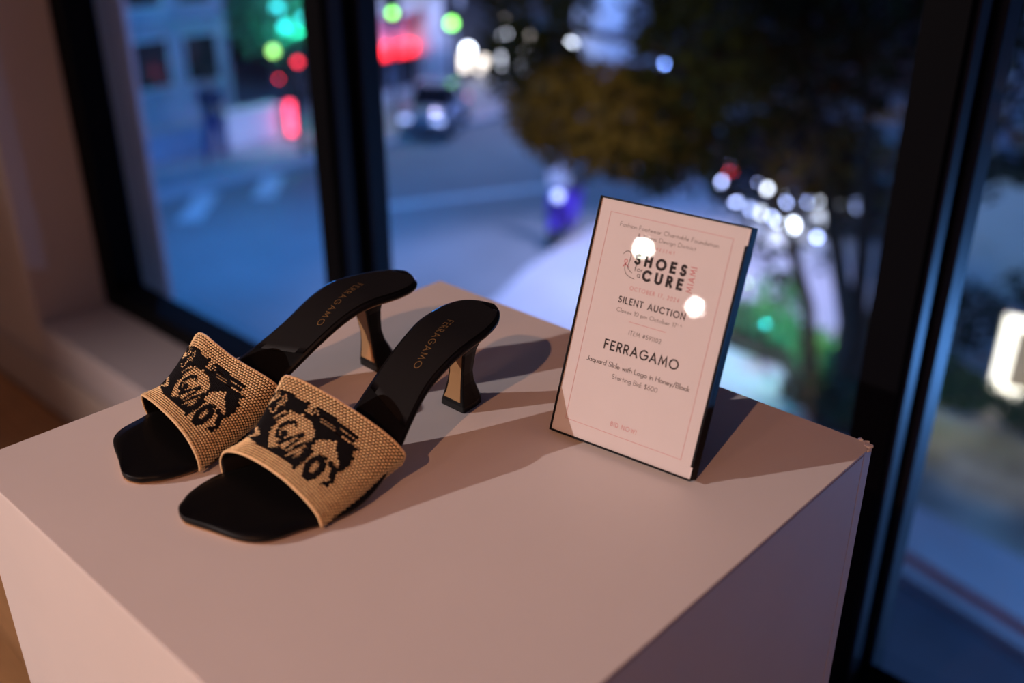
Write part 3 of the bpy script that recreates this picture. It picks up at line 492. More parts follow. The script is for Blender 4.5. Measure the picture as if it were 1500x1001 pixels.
line('ink', 'FERRAGAMO', 25.6, 76.9, 62.2, 5.5, .98, pf)
line('ink', 'Jaquard Slide with Logo in Honey/Black', 15.3, 87.7, 51.7, 3.0, .36, pf)
line('ink', 'Starting Bid: $600', 35.6, 67.5, 45.1, 2.8, .26, pf)
line('red', 'BID NOW!', 42.1, 60.3, 16.0, 2.6, .22, pf)
mark('border_line', 'red', ([(9.6, 10.8), (92.9, 10.6), (92.2, 145.7), (9.3, 146.0), (9.6, 10.8)], .17))
mark('shoe_emblem', 'ink', ([(24.4, 122.4), (25.8, 124.2), (27.5, 124.7), (29.2, 124.0), (29.8, 122.6), (29.9, 120.4), (29.4, 117.6), (29.1, 115.6), (29.6, 114.2), (31.2, 112.9), (32.9, 112.0)], .36), ([(27.3, 116.6), (27.2, 114.4), (27.8, 112.4), (29.2, 110.5), (31.8, 109.2), (35.2, 108.7)], .36))
mark('ribbon_emblem', 'red', ([(25.9, 114.6), (26.8, 116.2), (28.3, 118.2), (27.6, 119.5), (26.4, 119.2), (26.2, 118.0), (27.6, 116.2), (29.8, 115.0)], .42))


# ------------------------------------------------------------------ the street below
def struct(o, label): return tag(o, label, kind='structure')
struct(MB().box(-40, 14, -6, 60, GZ - .3, GZ).build('road', M['asphalt']), 'blue lit asphalt street below the window')
fp = struct(MB().box(-40, -15.75, -6, 60, GZ, GZ + .06).build('far_pavement', M['walkfar']), 'pavement across the street in front of the shops')
kme = None
for i in range(26):
    if kme is None: kme = MB().box(-.15, .15, 0, 1.19, GZ, GZ + .10).build('kerb_stone', M['kerb'], fp, bevel=.01); o = kme
    else: o = kme.copy(); C.objects.link(o)
    o.location = (-15.6, 2 + i * 1.2, 0)
PAVE = [(-8.0, 7.05), (-7.9, 7.8), (-8.1, 8.5), (-8.5, 9.5), (-8.75, 10.5), (-8.9, 11.6), (-9.3, 18), (-10, 40), (10, 40), (10, 4.4), (3, 5.55), (-.51, 6.44), (-1.67, 6.72), (-4.5, 7.0)]
npv = struct(MB().prism(PAVE, GZ, GZ + .08).build('near_pavement', M['walk']), 'pale curved pavement corner below the window')
mb = MB(); pts = [(-8.0, 7.05), (-4.5, 7.0), (-1.67, 6.72), (-.51, 6.44), (3, 5.55), (6, 5.0)]
for (x0, y0), (x1, y1) in zip(pts[:-1], pts[1:]): mb.prism([(x0, y0), (x1, y1), (x1, y1 - .13), (x0, y0 - .13)], GZ, GZ + .10)
mb.build('kerb_edge', M['kerb'], npv)
mb = MB()
for (x0, y0), (x1, y1) in zip(pts[1:-1], pts[2:]): mb.prism([(x0, y0 + .02), (x1, y1 + .02), (x1, y1 + .16), (x0, y0 + .16)], GZ + .08, GZ + .086)
mb.build('red_kerb_line', M['kerbred'], npv)
MB().prism([(-2.75, 7.75), (-2.9, 9.2), (-1.0, 9.9), (2.5, 9.2), (2.5, 7.0), (-.6, 7.45), (-1.5, 7.55)], GZ + .08, GZ + .084).build('stained_concrete_patch', M['stained'], npv)
struct(MB().prism([(-9, .6), (6, .6), (6, 4.85), (3, 5.42), (-1.67, 6.58), (-4.5, 6.86), (-7.9, 6.9)], GZ, GZ + .004).build('driveway', M['driveway']), 'dark blue driveway directly below the right pane')
for k, (a_, b_) in enumerate([((-14.2, 7.36), (-15.36, 8.46)), ((-14.39, 8.97), (-15.38, 9.91)), ((-14.1, 5.8), (-15.3, 6.9))]):
    d = (Vector(b_) - Vector(a_)).normalized(); q = Vector((-d.y, d.x)) * .2; a2, b2 = Vector(a_), Vector(b_)
    tag(MB().prism([tuple(a2 + q), tuple(b2 + q), tuple(b2 - q), tuple(a2 - q)], GZ, GZ + .005).build('road_marking', M['paint']), 'pale painted crossing bar by the far kerb', kind='structure')
tag(MB().prism([(-12.5, 10.2), (-12.3, 10.1), (-10.75, 13.4), (-10.95, 13.5)], GZ, GZ + .005).build('road_marking', M['paint']), 'faint painted lane line in mid street', kind='structure')

# own facade pier just outside the left pane
pr = thing('stone_pier', 'lilac lit stone pier outside the left pane next to the wall', 'pier', (-3.35, .93, GZ), kind='structure')
pm = None
for i in range(7):
    if pm is None: pm = MB().box(-.25, .25, -.38, .38, .008, 1.192).build('stone_panel', M['stone'], pr, bevel=.01); o = pm
    else: o = pm.copy(); C.objects.link(o)
    o.location = (0, 0, i * 1.2 - .34)
MB().box(-.24, .24, -.37, .37, .86, 8.06).build('pier_core', M['dark'], pr)

# buildings across the street
def building(name, lab, x0, x1, y0, y1, z1, m): 
    b = thing(name, lab, 'building', ((x0 + x1) / 2, (y0 + y1) / 2, GZ)); b.location = (0, 0, 0)
    MB().box(x0, x1, y0, y1, GZ, z1).build('wall', m, b); return b
b = building('apartment_block', 'blue grey facade behind the walking person', -24, -20.2, 8.3, 12.2, 4, M['bluewall'])
for i in range(3):
    for j in range(3): f = MB().box(-20.2, -20.12, 8.6 + i * 1.2, 9.5 + i * 1.2, GZ + .9 + j * 1.7, GZ + 2.0 + j * 1.7).build('window_frame', M['white'], b); MB().box(-20.12, -20.10, 8.66 + i * 1.2, 9.44 + i * 1.2, GZ + .96 + j * 1.7, GZ + 1.94 + j * 1.7).build('window_pane', M['shopglass'], f)
    MB().box(-20.2, -19.9, 8.4, 12.1, GZ + 2.2 + i * 1.7, GZ + 2.32 + i * 1.7).build('ledge', M['bluewall'], b)
building('dark_block', 'dark narrow building left of the blue grey facade', -24, -19.6, 3.0, 8.25, 5, M['dark'])
building('rear_block', 'unlit long building row far behind the shops', -34, -26, -5, 45, 7, M['dark'])
building('corner_block', 'unlit building closing the far end of the street', -26, 12, 46, 52, 9, M['dark'])
# low white wall
lw = thing('garden_wall', 'bright low white wall right of the walking person', 'wall'); MB().box(-17.75, -17.5, 10.3, 11.55, GZ + .06, -3.62).build('wall_block', M['white'], lw, bevel=.02); MB().box(-17.8, -17.45, 10.25, 11.6, -3.62, -3.56).build('coping', M['white'], lw)
lw = thing('planter_wall', 'low white wall left of the walking person, its dimness painted blue grey', 'wall'); MB().box(-17.9, -17.6, 8.3, 10.2, GZ + .06, -3.72).build('wall_block', M['bluewall'], lw, bevel=.02); MB().box(-17.95, -17.55, 8.28, 10.22, -3.72, -3.66).build('coping', M['kerb'], lw)  # same white wall out of the light, its dimness put into the colour
nb = thing('neon_post', 'glowing red bar post at the end of white wall', 'light', (-17.3, 11.72, GZ)); MB().box(-.08, .08, -.08, .08, .0, .16).build('base', M['metal'], nb); MB().lathe([(.075, .16), (.075, .82)], n=10).build('tube', M['redneon'], nb)

# kiosk with red sign and its white corner column
kz = -2.25
b = thing('corner_shop', 'white corner shop with a red lit sign over dark windows', 'shop')
MB().box(-22, -18.75, 14.5, 17.2, GZ + .06, kz).build('wall', M['white'], b)
MB().box(-22, -18.3, 14.3, 17.9, kz, kz + .25).build('roof_slab', M['white'], b, bevel=.03)
MB().lathe([(.62, 0), (.62, kz - GZ - .02)], (-18.75, 17.25, GZ + .06), 20).build('corner_column', M['white'], b, smooth=True)
for i in range(4): f = MB().box(-18.76, -18.70, 14.62 + i * .50, 15.06 + i * .50, GZ + .3, GZ + 1.05).build('window_frame', M['metal'], b); MB().box(-18.70, -18.68, 14.66 + i * .50, 15.02 + i * .50, GZ + .34, GZ + 1.01).build('window_pane', M['shopglass'] if i != 2 else M['bluewall'], f)
MB().box(-18.72, -18.50, 14.75, 16.45, -3.24, -2.96).build('sign_box', M['redsign'], b, bevel=.02)
MB().box(-18.74, -18.35, 14.6, 16.6, -3.28, -3.23).build('awning', M['metal'], b)

# lit row of shops
b = thing('shop_row', 'low shop row with white lit windows between the dark poles', 'shop')
MB().box(-21.5, -19.2, 18.3, 22.3, GZ + .06, -2.4).build('wall', M['dark'], b); MB().box(-21.6, -19.0, 18.2, 22.4, -2.4, -2.25).build('roof_slab', M['dark'], b)
for y0, y1, z0, z1, mm in [(18.6, 18.95, -4.05, -3.6, 'warmwin'), (19.9, 20.45, -4.15, -3.15, 'litwin'), (20.0, 20.35, -3.1, -2.8, 'warmwin'), (20.95, 21.45, -4.2, -3.75, 'litwin'), (20.95, 21.45, -3.7, -3.35, 'warmwin'), (19.25, 19.6, -4.2, -3.75, 'warmwin')]:
    f = MB().box(-19.2, -19.14, y0 - .05, y1 + .05, z0 - .05, z1 + .05).build('window_frame', M['metal'], b); MB().box(-19.14, -19.12, y0, y1, z0, z1).build('window_pane', M[mm], f)
b = thing('pale_blue_block', 'blue lit facade panel seen above the tree crown', 'building'); MB().prism([(-18.5, 22.6), (-17.25, 23.7), (-18.2, 26), (-20.5, 25)], GZ, 1).build('wall', M['white'], b)
for j in range(4): MB().prism([(-18.47, 22.57), (-17.22, 23.67), (-17.25, 23.7), (-18.5, 22.6)], GZ + .9 + j * 1.2, GZ + 1.0 + j * 1.2).build('string_course', M['bluewall'], b)
lamp('blue_block_fill', 'POINT', (-15.6, 22.6, -2.2), 220, (.20, .36, 1.0), .1)  # unseen blue light added for the facade panel

# globe lamps, signals, poles
def globe(x, y, z, lab, mk='globe', r=.13):
    t = thing('globe_lamp', lab, 'lamp', (x, y, GZ), 0, 'globe lamps across the street')
    MB().lathe([(.09, 0), (.09, .06), (.03, .08), (.025, z - GZ - r)], n=8).build('post', M['metal'], t); MB().ball((0, 0, z - GZ), r).build('globe', M[mk], t, smooth=True)
globe(-18.6, 18.35, -3.40, 'white globe lamp left of the lit shop row'); globe(-18.2, 22.1, -3.68, 'blue white globe lamp by the pale blue facade', 'globe', .12); globe(-17.0, 20.9, -4.05, 'small dim globe lamp low behind the tree crown', 'bluebulb', .05)
globe(-18.75, 20.6, -3.55, 'white globe lamp in front of the lit shop windows', 'globe', .10)
def signal(x, y, zl, lab, mk, lens_r=.085, rz=0):
    t = thing('traffic_signal', lab, 'traffic light', (x, y, GZ), rz); h = zl - GZ
    MB().lathe([(.13, 0), (.13, .1), (.06, .14), (.055, h + .9)], n=8).build('pole', M['metal'], t)
    MB().box(-.13, .13, -.16, .16, h - .2, h + .75).build('housing', M['metal'], t, bevel=.02)
    for k in range(3): MB().lathe([(lens_r, 0), (lens_r, .03)], n=14).xf(Matrix.Translation((.14, 0, h + k * .27)) @ Matrix.Rotation(PI / 2, 4, 'Y')).build('lens', M[mk] if (k == 0) == (mk == 'greenlens') and k in (0, 2) else M['darklens'], t)
signal(-17.3, 16.5, -2.38, 'traffic signal showing green on a dark pole', 'greenlens', .105, -35)
signal(-17.2, 14.6, -1.95, 'traffic signal with small green lamp above red sign', 'greenlens', .075, -35)
signal(-16.25, 11.28, -3.0, 'traffic signal showing red beside the first mullion', 'redlens', .055, -30)

# foliage
def leaves(mb, n, c, r, size, rr, shell=.35):
    for _ in range(n):
        while True:
            p = Vector((rr.uniform(-1, 1), rr.uniform(-1, 1), rr.uniform(-1, 1)))
            if shell < p.length < 1: break
        q = Vector((c[0] + p.x * r[0], c[1] + p.y * r[1], c[2] + p.z * r[2]))
        d = Vector((rr.gauss(0, 1), rr.gauss(0, 1), rr.gauss(0, .7))).normalized(); e_ = d.orthogonal().normalized(); e_ = (e_ + d.cross(e_) * rr.uniform(-1, 1)).normalized(); s = size * rr.uniform(.7, 1.3); nn = d.cross(e_) * s * .12
        mb.add([q - d * s * .5, q + e_ * s * .27 + nn, q + d * s * .5, q - e_ * s * .27 + nn], [(0, 1, 2, 3)])
rr = random.Random(11)
def tree(name, lab, base, stems, lobes, size, group=None):
    t = thing(name, lab, 'tree', base, 0, group); B_ = Vector(base)
    for s in stems:
        P_ = [Vector(s[0]) - B_] + [Vector(x) - B_ for x in s[1:-1]]; n = len(P_); MB().tube([tuple(p) for p in P_], [s[-1] * (1 - .55 * i / (n - 1)) for i in range(n)], 8).build('trunk', M['bark'], t, smooth=True)
    by = {}
    for n, c, r, mk in lobes: leaves(by.setdefault(mk, MB()), n, Vector(c) - B_, r, size, rr)
    for mk, mb in by.items(): mb.build('foliage', M[mk], t, kind='stuff')
    return t
tree('street_tree', 'big dark many stemmed tree filling the middle pane', (-3.2, 8.8, GZ + .08),
     [((-3.15, 8.75, GZ + .05), (-3.3, 8.8, -3.2), (-3.75, 8.9, -2.0), (-4.3, 8.8, -.6), .12), ((-3.1, 8.85, GZ + .05), (-3.25, 8.9, -3.0), (-3.4, 8.95, -1.6), (-3.6, 8.7, .2), .11), ((-3.0, 8.7, GZ + .05), (-3.0, 8.75, -3.0), (-3.05, 8.8, -1.5), (-2.9, 8.6, .3), .10), ((-3.55, 8.75, GZ + .05), (-3.75, 8.8, -3.2), (-4.35, 8.8, -1.9), (-5.4, 8.4, -.7), .09), ((-4.1, 8.8, -1.2), (-5.6, 8.2, -.6), (-7.6, 8.2, -.5), .06)],
     [(420, (-7.25, 8.2, -1.0), (.6, .7, .5), 'leaf'), (600, (-6.95, 8.0, -.45), (.55, .8, .85), 'leaf'), (2300, (-5.9, 7.9, -1.38), (1.3, .9, .62), 'leafwarm'), (1700, (-4.45, 8.0, -.3), (1.25, 1.0, 1.05), 'leaf'), (1300, (-3.3, 8.1, .05), (1.15, 1.0, .9), 'leaf'), (500, (-5.0, 7.9, -1.55), (.8, .7, .45), 'leaf'), (450, (-3.9, 9.1, -1.6), (.9, .6, .7), 'leafwarm'), (160, (-4.3, 9.0, -2.5), (.8, .6, .6), 'leaf')], .15, None)
tree('street_tree', 'dark tree crown at the top of the right pane', (-.9, 9.6, GZ + .08), [((-.9, 9.6, GZ + .05), (-1.0, 9.5, -2.5), (-1.5, 8.9, -.6), .10)], [(1100, (-1.75, 8.4, .2), (.85, .9, .95), 'leaf'), (300, (-2.3, 8.8, -1.1), (.5, .5, .6), 'leaf')], .14, None)
tree('street_tree', 'teal lit tree hung with fairy lights by first mullion', (-19.2, 13.1, GZ + .06), [((-19.2, 13.1, GZ + .05), (-19.2, 13.1, -3), (-19.1, 12.8, -1.8), .12), ((-19.2, 13.0, -3.2), (-18.9, 13.5, -2.0), .07)], [(900, (-18.9, 12.6, -1.9), (1.0, 1.1, 1.1), 'shrubleaf'), (500, (-18.7, 13.2, -3.0), (.6, .8, .6), 'leaf')], .16, None)
tree('street_tree', 'dark tree rising behind the corner shop column', (-17.6, 18.4, GZ + .06), [((-17.6, 18.4, GZ + .05), (-17.6, 18.4, -2.6), (-17.3, 18.6, -1.2), .10)], [(500, (-17.4, 18.9, -1.2), (1.0, 1.5, .7), 'leaf')], .17, None)
lamp('teal_tree_light', 'POINT', (-17.9, 12.4, -2.2), 70, (.05, .75, .8), .08)

def fairy(lab, pts, group):
    t = thing('bulb_string', lab, 'lights', pts[0][0], 0, group); o0 = Vector(pts[0][0])
    MB().tube([tuple(Vector(p) - o0) for p, r, mk in pts], .012, 5).build('cable', M['metal'], t)
    for p, r, mk in pts: MB().ball(tuple(Vector(p) - o0), r, 8, 5).build('bulb', M[mk], t, smooth=True)
fairy('teal and lime fairy lights in the teal lit tree', [((-18.2, 12.28, -1.72), .11, 'tealbulb'), ((-18.2, 12.42, -2.12), .08, 'tealbulb'), ((-18.2, 12.06, -2.60), .09, 'limebulb'), ((-18.2, 12.9, -2.0), .07, 'tealbulb'), ((-18.2, 12.13, -3.2), .035, 'redlens')], None)
for (x, y) in [(-14.3, 16.4), (-14.0, 17.8), (-13.7, 19.2)]:
    t = thing('clipped_shrub', ['dark shrub nearest the pale parked car', 'dark shrub with blue lights in mid street strip', 'dark shrub furthest along the street strip'][int((y - 16.3) / 1.4)], 'shrub', (x, y, GZ), 0, None); mb = MB(); leaves(mb, 420, (0, 0, .55), (.7, .6, .55), .15, rr); mb.build('foliage', M['leaf'], t, kind='stuff'); MB().tube([(0, 0, 0), (.02, 0, .6)], .05, 6).build('stem', M['bark'], t)
fairy('blue bulbs added for the street sparkles along the dark shrubs', [((-13.5, 15.0, -3.72), .06, 'bluebulb'), ((-13.35, 15.7, -3.75), .05, 'bluebulb'), ((-13.2, 16.3, -3.50), .035, 'bluebulb'), ((-13.1, 16.7, -3.90), .045, 'bluebulb'), ((-13.0, 17.2, -3.55), .045, 'bluebulb'), ((-12.9, 17.7, -3.95), .035, 'bluebulb'), ((-12.8, 18.3, -3.80), .045, 'bluebulb'), ((-12.7, 19.0, -3.4), .03, 'bluebulb')], None)  # bulbs put in for blue sparkles along the street

# parked cars
def car(name, lab, loc, rz, mk, L=4.3, W=1.78, group='parked cars', head=True, s=1):
    t = thing(name, lab, 'car', loc, rz, group); t.scale = (s, s, s)
    st = [(-.50, .34, .62, .80), (-.485, .26, .80, .92), (-.40, .22, .92, .98), (-.2, .20, .96, 1.0), (.08, .20, .95, 1.0), (.28, .20, .90, .99), (.42, .22, .80, .96), (.485, .27, .70, .88), (.50, .36, .60, .78)]
    def sec(x, z0, z1, wf): w2 = W / 2 * wf; return [(x * L, y, z) for y, z in [(-w2 * .85, z0), (-w2, z0 + .12), (-w2, z1 - .16), (-w2 * .86, z1 - .03), (0, z1), (w2 * .86, z1 - .03), (w2, z1 - .16), (w2, z0 + .12), (w2 * .85, z0)]]
    MB().rings([sec(*q) for q in st]).build('body', M[mk], t, smooth=True)
    cb = [(-.44, .90, .93, .80), (-.30, .88, 1.38, .80), (-.10, .88, 1.46, .80), (.06, .88, 1.42, .80), (.25, .86, .92, .80)]
    def csec(x, z0, z1, wf): w2 = W / 2 * wf; k = .94 if z1 > 1.2 else 1; return [(x * L, y, z) for y, z in [(-w2 * 1.12, z0), (-w2 * k, z1 - .05), (-w2 * k * .8, z1), (w2 * k * .8, z1), (w2 * k, z1 - .05), (w2 * 1.12, z0)]]
    MB().rings([csec(*q) for q in cb]).build('cabin', M['carglass'], t)
    w2 = W / 2 * .78; MB().rings([[(x * L, -w2, z), (x * L, w2, z), (x * L, w2, z + .03), (x * L, -w2, z + .03)] for x, z in ((-.31, 1.37), (-.10, 1.45), (.07, 1.41))]).build('roof', M[mk], t)
    for sx in (-.31, .31):
        for sy in (-1, 1):
            wh = MB().lathe([(.31, -.1), (.33, -.06), (.33, .06), (.31, .1)], n=16).xf(Matrix.Translation((sx * L, sy * W * .46, .33)) @ Matrix.Rotation(PI / 2, 4, 'X')).build('wheel', M['tyre'], t); MB().lathe([(.2, -.11), (.2, .11)], n=12).xf(Matrix.Translation((sx * L, sy * W * .46, .33)) @ Matrix.Rotation(PI / 2, 4, 'X')).build('rim', M['rimm'], wh)
    for sy in (-1, 1):
        MB().box(.465 * L, .497 * L, sy * W * .33 - .16, sy * W * .33 + .16, .56, .70).build('headlight', M['headlight'] if head else M['carglass'], t, bevel=.02)
        MB().box(-.502 * L, -.47 * L, sy * W * .36 - .12, sy * W * .36 + .12, .62, .78).build('taillight', M['taill'], t, bevel=.02)
        MB().box(.16 * L, .20 * L, sy * W * .5 - .02 + sy * .08, sy * W * .5 + .02 + sy * .08, .92, 1.04).build('mirror', M[mk], t)
    MB().box(.485 * L, .503 * L, -.45, .45, .40, .52).build('grille', M['tyre'], t)
    return t
car('parked_car', 'pale parked car with headlamps lit at the far kerb', (-15.75, 14.5, GZ), -60, 'carsilver', 3.0, 1.5, s=.72)
car('parked_car', 'dark parked car beyond the shrubs along the street', (-13.9, 22.6, GZ), -95, 'cardark', head=False)
car('parked_car', 'black parked car among white lights behind the tree trunks', (-7.0, 14.75, GZ + .08), -14, 'cardark', 3.6, 1.6)
fairy('glowing bulbs added for the blue white glints low on the black car', [((-7.57, 13.3, -3.30), .055, 'bluebulb'), ((-7.49, 13.3, -3.42), .055, 'redlens'), ((-7.66, 13.3, -3.60), .055, 'bluebulb'), ((-7.33, 13.3, -3.90), .055, 'bluebulb'), ((-7.06, 13.3, -3.94), .045, 'bluebulb'), ((-6.83, 13.3, -3.95), .06, 'globe'), ((-6.66, 13.3, -4.0), .05, 'bluebulb'), ((-6.48, 13.3, -4.02), .085, 'globe'), ((-6.30, 13.3, -4.04), .085, 'globe'), ((-5.86, 13.3, -4.12), .045, 'bluebulb')], None)  # glowing bulbs stand in for light glinting off the car
fairy('bright bulbs added for the white glints on the black car windows', [((-6.95, 13.3, -3.45), .05, 'bluebulb'), ((-6.76, 13.3, -3.54), .075, 'globe'), ((-6.60, 13.3, -3.62), .085, 'globe'), ((-6.46, 13.3, -3.68), .06, 'bluebulb'), ((-6.07, 13.3, -3.60), .05, 'bluebulb'), ((-5.88, 13.3, -3.57), .05, 'globe')], None)  # more added bulbs, for the glints on the car windows

# scooter
t = thing('motor_scooter', 'violet motor scooter standing on the street by the pavement corner', 'scooter', (-9.15, 11.15, GZ), -65)
for x in (-.6, .6): wh = MB().lathe([(.20, -.05), (.23, -.03), (.23, .03), (.20, .05)], n=16).xf(Matrix.Translation((x, 0, .23)) @ Matrix.Rotation(PI / 2, 4, 'X')).build('wheel', M['tyre'], t); MB().lathe([(.12, -.045), (.12, .045)], n=12).xf(Matrix.Translation((x, 0, .23)) @ Matrix.Rotation(PI / 2, 4, 'X')).build('rim', M['rimm'], wh)
MB().rings([[(x, -w_, z0), (x, w_, z0), (x, w_ * .8, z1), (x, -w_ * .8, z1)] for x, w_, z0, z1 in ((-.82, .08, .48, .62), (-.6, .16, .40, .72), (-.25, .17, .24, .70), (-.1, .16, .20, .40), (.28, .15, .20, .28))]).build('body', M['violet'], t, bevel=.02)
MB().rings([[(x, -w_, z), (x, w_, z), (x + .05, w_, z), (x + .05, -w_, z)] for x, w_, z in ((.30, .17, .22), (.38, .20, .60), (.30, .14, .88))]).build('leg_shield', M['violet'], t, bevel=.015)
MB().rings([[(x, -w_, .70), (x, w_, .70), (x, w_ * .85, z), (x, -w_ * .85, z)] for x, w_, z in ((-.8, .1, .76), (-.5, .15, .80), (-.15, .14, .78))]).build('seat', M['tyre'], t, bevel=.015)
MB().tube([(.60, 0, .23), (.42, 0, .75), (.34, 0, .98)], .03, 8).build('fork', M['metal'], t); MB().tube([(.26, -.30, 1.0), (.33, -.1, .98), (.33, .1, .98), (.26, .30, 1.0)], .018, 6).build('handlebar', M['metal'], t)
MB().rings([[(.42, -.16, .95), (.42, .16, .95), (.44, .16, .95), (.44, -.16, .95)], [(.30, -.20, 1.38), (.30, .20, 1.38), (.32, .20, 1.38), (.32, -.20, 1.38)]]).build('windshield', M['carwhite'], t); MB().ball((.46, 0, .80), .085).build('headlight', M['headlight'], t, smooth=True); MB().rings([[(x, -.06, z), (x, .06, z), (x, .05, z + .03), (x, -.05, z + .03)] for x, z in ((.42, .40), (.6, .48), (.8, .36))]).build('mudguard', M['violet'], t)

# the walking person
def skin_body(name, m, J, edges, parent, lv=2):
    bm = bmesh.new(); vs = [bm.verts.new(p) for p, r in J]; [bm.edges.new((vs[a], vs[b])) for a, b in edges]
    me = bpy.data.meshes.new(name); bm.to_mesh(me); bm.free(); me.materials.append(m); o = bpy.data.objects.new(name, me); C.objects.link(o); o.parent = parent
    md = o.modifiers.new('skin', 'SKIN'); md.use_smooth_shade = True
    for i, (p, r) in enumerate(J): d = me.skin_vertices[0].data[i]; d.radius = r if isinstance(r, tuple) else (r, r); d.use_root = (i == 0)
    s = o.modifiers.new('sub', 'SUBSURF'); s.levels = lv; s.render_levels = lv; return o
t = thing('person', 'person in dark top and blue jeans walking past the low wall', 'person', (-16.75, 9.55, GZ + .06), 35)
J = [((0, 0, .92), (.15, .11)), ((0, 0, 1.12), (.13, .10)), ((0, .01, 1.34), (.17, .11)), ((0, .01, 1.47), (.07, .07)), ((0, .02, 1.55), (.055, .055)), ((0, .03, 1.66), (.085, .10)), ((0, .03, 1.74), (.06, .075)),
     ((.19, .01, 1.40), .06), ((.24, -.06, 1.14), .045), ((.24, .05, .92), .035), ((.24, .09, .83), .035), ((-.19, .01, 1.40), .06), ((-.24, .06, 1.14), .045), ((-.22, .18, .94), .035), ((-.22, .22, .86), .035),
     ((.09, .02, .86), .09), ((.10, .16, .48), .062), ((.10, .12, .09), .042), ((.10, .26, .04), .04), ((-.09, -.02, .86), .09), ((-.10, -.04, .48), .062), ((-.10, -.28, .13), .042), ((-.10, -.18, .04), .04)]
E_ = [(0, 1), (1, 2), (2, 3), (3, 4), (4, 5), (5, 6), (2, 7), (7, 8), (8, 9), (9, 10), (2, 11), (11, 12), (12, 13), (13, 14), (0, 15), (15, 16), (16, 17), (17, 18), (0, 19), (19, 20), (20, 21), (21, 22)]
skin_body('body', M['skin'], J, E_, t)
def grow(r, k): return tuple(x + k for x in r) if isinstance(r, tuple) else r + k
skin_body('shirt', M['cloth'], [(J[i][0], grow(J[i][1], .018)) for i in (1, 2, 3, 7, 8, 11, 12, 0)], [(0, 1), (1, 2), (1, 3), (3, 4), (1, 5), (5, 6), (0, 7)], t)
skin_body('jeans', M['clothb'], [(J[i][0], grow(J[i][1], .016)) for i in (0, 15, 16, 17, 19, 20, 21)], [(0, 1), (1, 2), (2, 3), (0, 4), (4, 5), (5, 6)], t)
MB().ball((0, .015, 1.71), .115, 12, 8, (1, 1.05, .85)).build('hair', M['hair'], t, smooth=True)

# planting bed with coloured uplights under the big tree
bd = struct(MB().prism([(-5.6, 9.3), (-5.2, 10.3), (-2.6, 10.2), (-2.5, 8.3), (-3.2, 8.2), (-4.2, 9.25)], GZ + .08, GZ + .14).build('planting_bed', M['soil']), 'soil bed under the many stemmed tree')
SH = [(-5.05, 9.75, .36, 'shrubleaf', 'teal tinted shrub nearest the sign edge'), (-4.6, 9.75, .40, 'shrubleaf', 'bright teal lit shrub under the tree'), (-4.15, 9.65, .36, 'shrubleaf', 'teal and lime lit shrub in front of trunks'), (-3.75, 9.35, .34, 'shrubleaf', 'small lime lit shrub at the bed edge'), (-4.75, 10.1, .75, 'shrubleaf', 'taller yellow green shrub behind the teal ones'), (-3.45, 9.75, .62, 'shrubleaf', 'lime lit shrub beside the right mullion'), (-3.05, 8.45, .45, 'hedgeleaf', 'dark green shrub at the tree foot'), (-3.5, 8.55, .32, 'hedgeleaf', 'low dark green shrub in front of the tree foot')]
for x, y, h, mk, lab in SH:
    t = thing('garden_shrub', lab, 'shrub', (x, y, GZ + .14), 0, 'shrubs in the planting bed'); mb = MB(); leaves(mb, 200, (0, 0, h * .55), (.34, .32, h * .5), .13, rr, .2); mb.build('foliage', M[mk], t, kind='stuff'); MB().tube([(0, 0, 0), (.02, 0, h * .6)], .02, 5).build('stem', M['bark'], t)
for x, y, z, e_, c, mk, lab in [(-4.38, 9.1, .5, 20, (.03, .75, .72), 'tealbulb', 'teal garden uplight in the planting bed'), (-4.9, 9.5, .75, 12, (.55, .8, .12), 'limebulb', 'yellow green garden uplight behind the sign'), (-3.55, 9.25, .62, 14, (.62, .8, .10), 'limebulb', 'lime garden uplight beside the right mullion')]:
    t = thing('garden_uplight', lab, 'light', (x, y, GZ + .12), 0, None); MB().lathe([(.03, 0), (.02, .02), (.02, z - .08), (.05, z - .06), (.05, z)], n=8).build('stake', M['metal'], t); MB().ball((0, 0, z + .01), .014, 8, 5).build('lens', M[mk], t); lamp('uplight_lamp', 'POINT', (x, y, GZ + .22 + z), e_, c, .03)

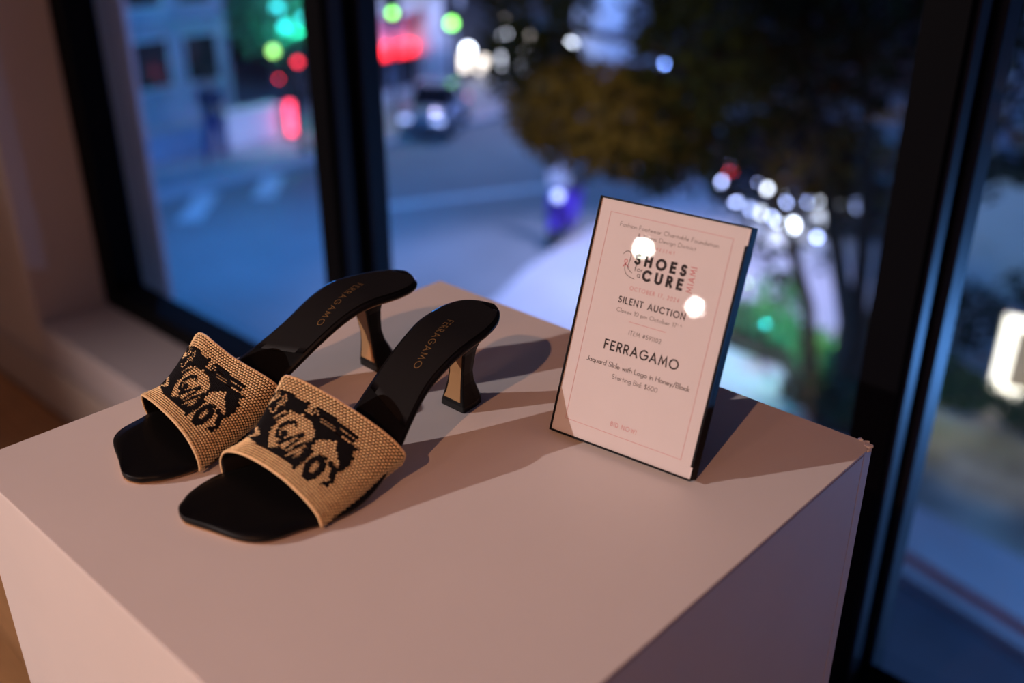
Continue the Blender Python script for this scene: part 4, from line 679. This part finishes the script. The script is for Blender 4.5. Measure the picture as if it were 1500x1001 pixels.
# walls and sign beyond the right pane
b = thing('pale_garden_wall', 'pale wall behind the black car and tree trunks', 'wall'); MB().box(-8.2, -4.6, 15.9, 16.1, GZ, -3.1).build('wall_block', M['white'], b); MB().box(-8.25, -4.55, 15.85, 16.15, -3.1, -3.02).build('coping', M['kerb'], b)
b = thing('pavilion', 'pale pavilion facade with dark beam seen in the right pane', 'building'); MB().box(-4.3, 4, 13.2, 13.5, GZ + .08, -2.6).build('wall', M['white'], b); MB().box(-4.4, 4, 12.9, 13.6, -2.6, -2.4).build('beam', M['metal'], b); MB().box(-4.2, 4, 13.3, 13.5, -2.4, 1.5).build('upper_wall', M['bluewall'], b)
for x in (-3.55, -2.2, -.8): MB().lathe([(.12, 0), (.12, 2.2)], (x, 12.95, -2.4), 12).build('column', M['white'], b)
lamp('pavilion_light', 'POINT', (-2.6, 11.8, -2.2), 5, (.45, .5, 1.0), .08)
lb = thing('light_box_sign', 'glowing white light box sign in the hedge', 'sign', (-1.86, 10.35, GZ + .08), 12)
MB().box(-.34, .34, -.06, .08, .0, 1.02).build('case', M['carwhite'], lb, bevel=.02); MB().box(-.31, .31, -.075, -.06, .04, .98).build('lit_face', M['lightbox'], lb); MB().box(-.17, .17, -.082, -.075, .16, .86).build('picture_panel', mat('light_box_picture', (.35, .28, .22), .6, noise=(5, .5), emit=(.5, .38, .26), estr=.5), lb)
for k, (x, y, h, r_) in enumerate([(-2.75, 9.95, .42, .42), (-2.25, 9.75, .38, .40), (-1.55, 9.75, .36, .38), (-2.75, 10.9, .95, .42), (-2.2, 11.4, 1.1, .5), (-1.2, 11.2, 1.0, .5)]):
    t = thing('hedge_shrub', ['clipped hedge shrub beside the right mullion', 'clipped hedge shrub left of the light box sign', 'clipped hedge shrub in front of the light box sign', 'taller dark shrub behind the first hedge shrub', 'tall dark shrub behind the light box sign', 'tall dark shrub right of the light box sign'][k], 'shrub', (x, y, GZ + .08), 0, None)
    mb = MB(); leaves(mb, 380, (0, 0, h * .55), (r_, r_ * .9, h * .5), .12, rr, .2); mb.build('foliage', M['hedgeleaf' if k < 3 else 'leaf'], t, kind='stuff'); MB().tube([(0, 0, 0), (.01, 0, h * .7)], .03, 5).build('stem', M['bark'], t)
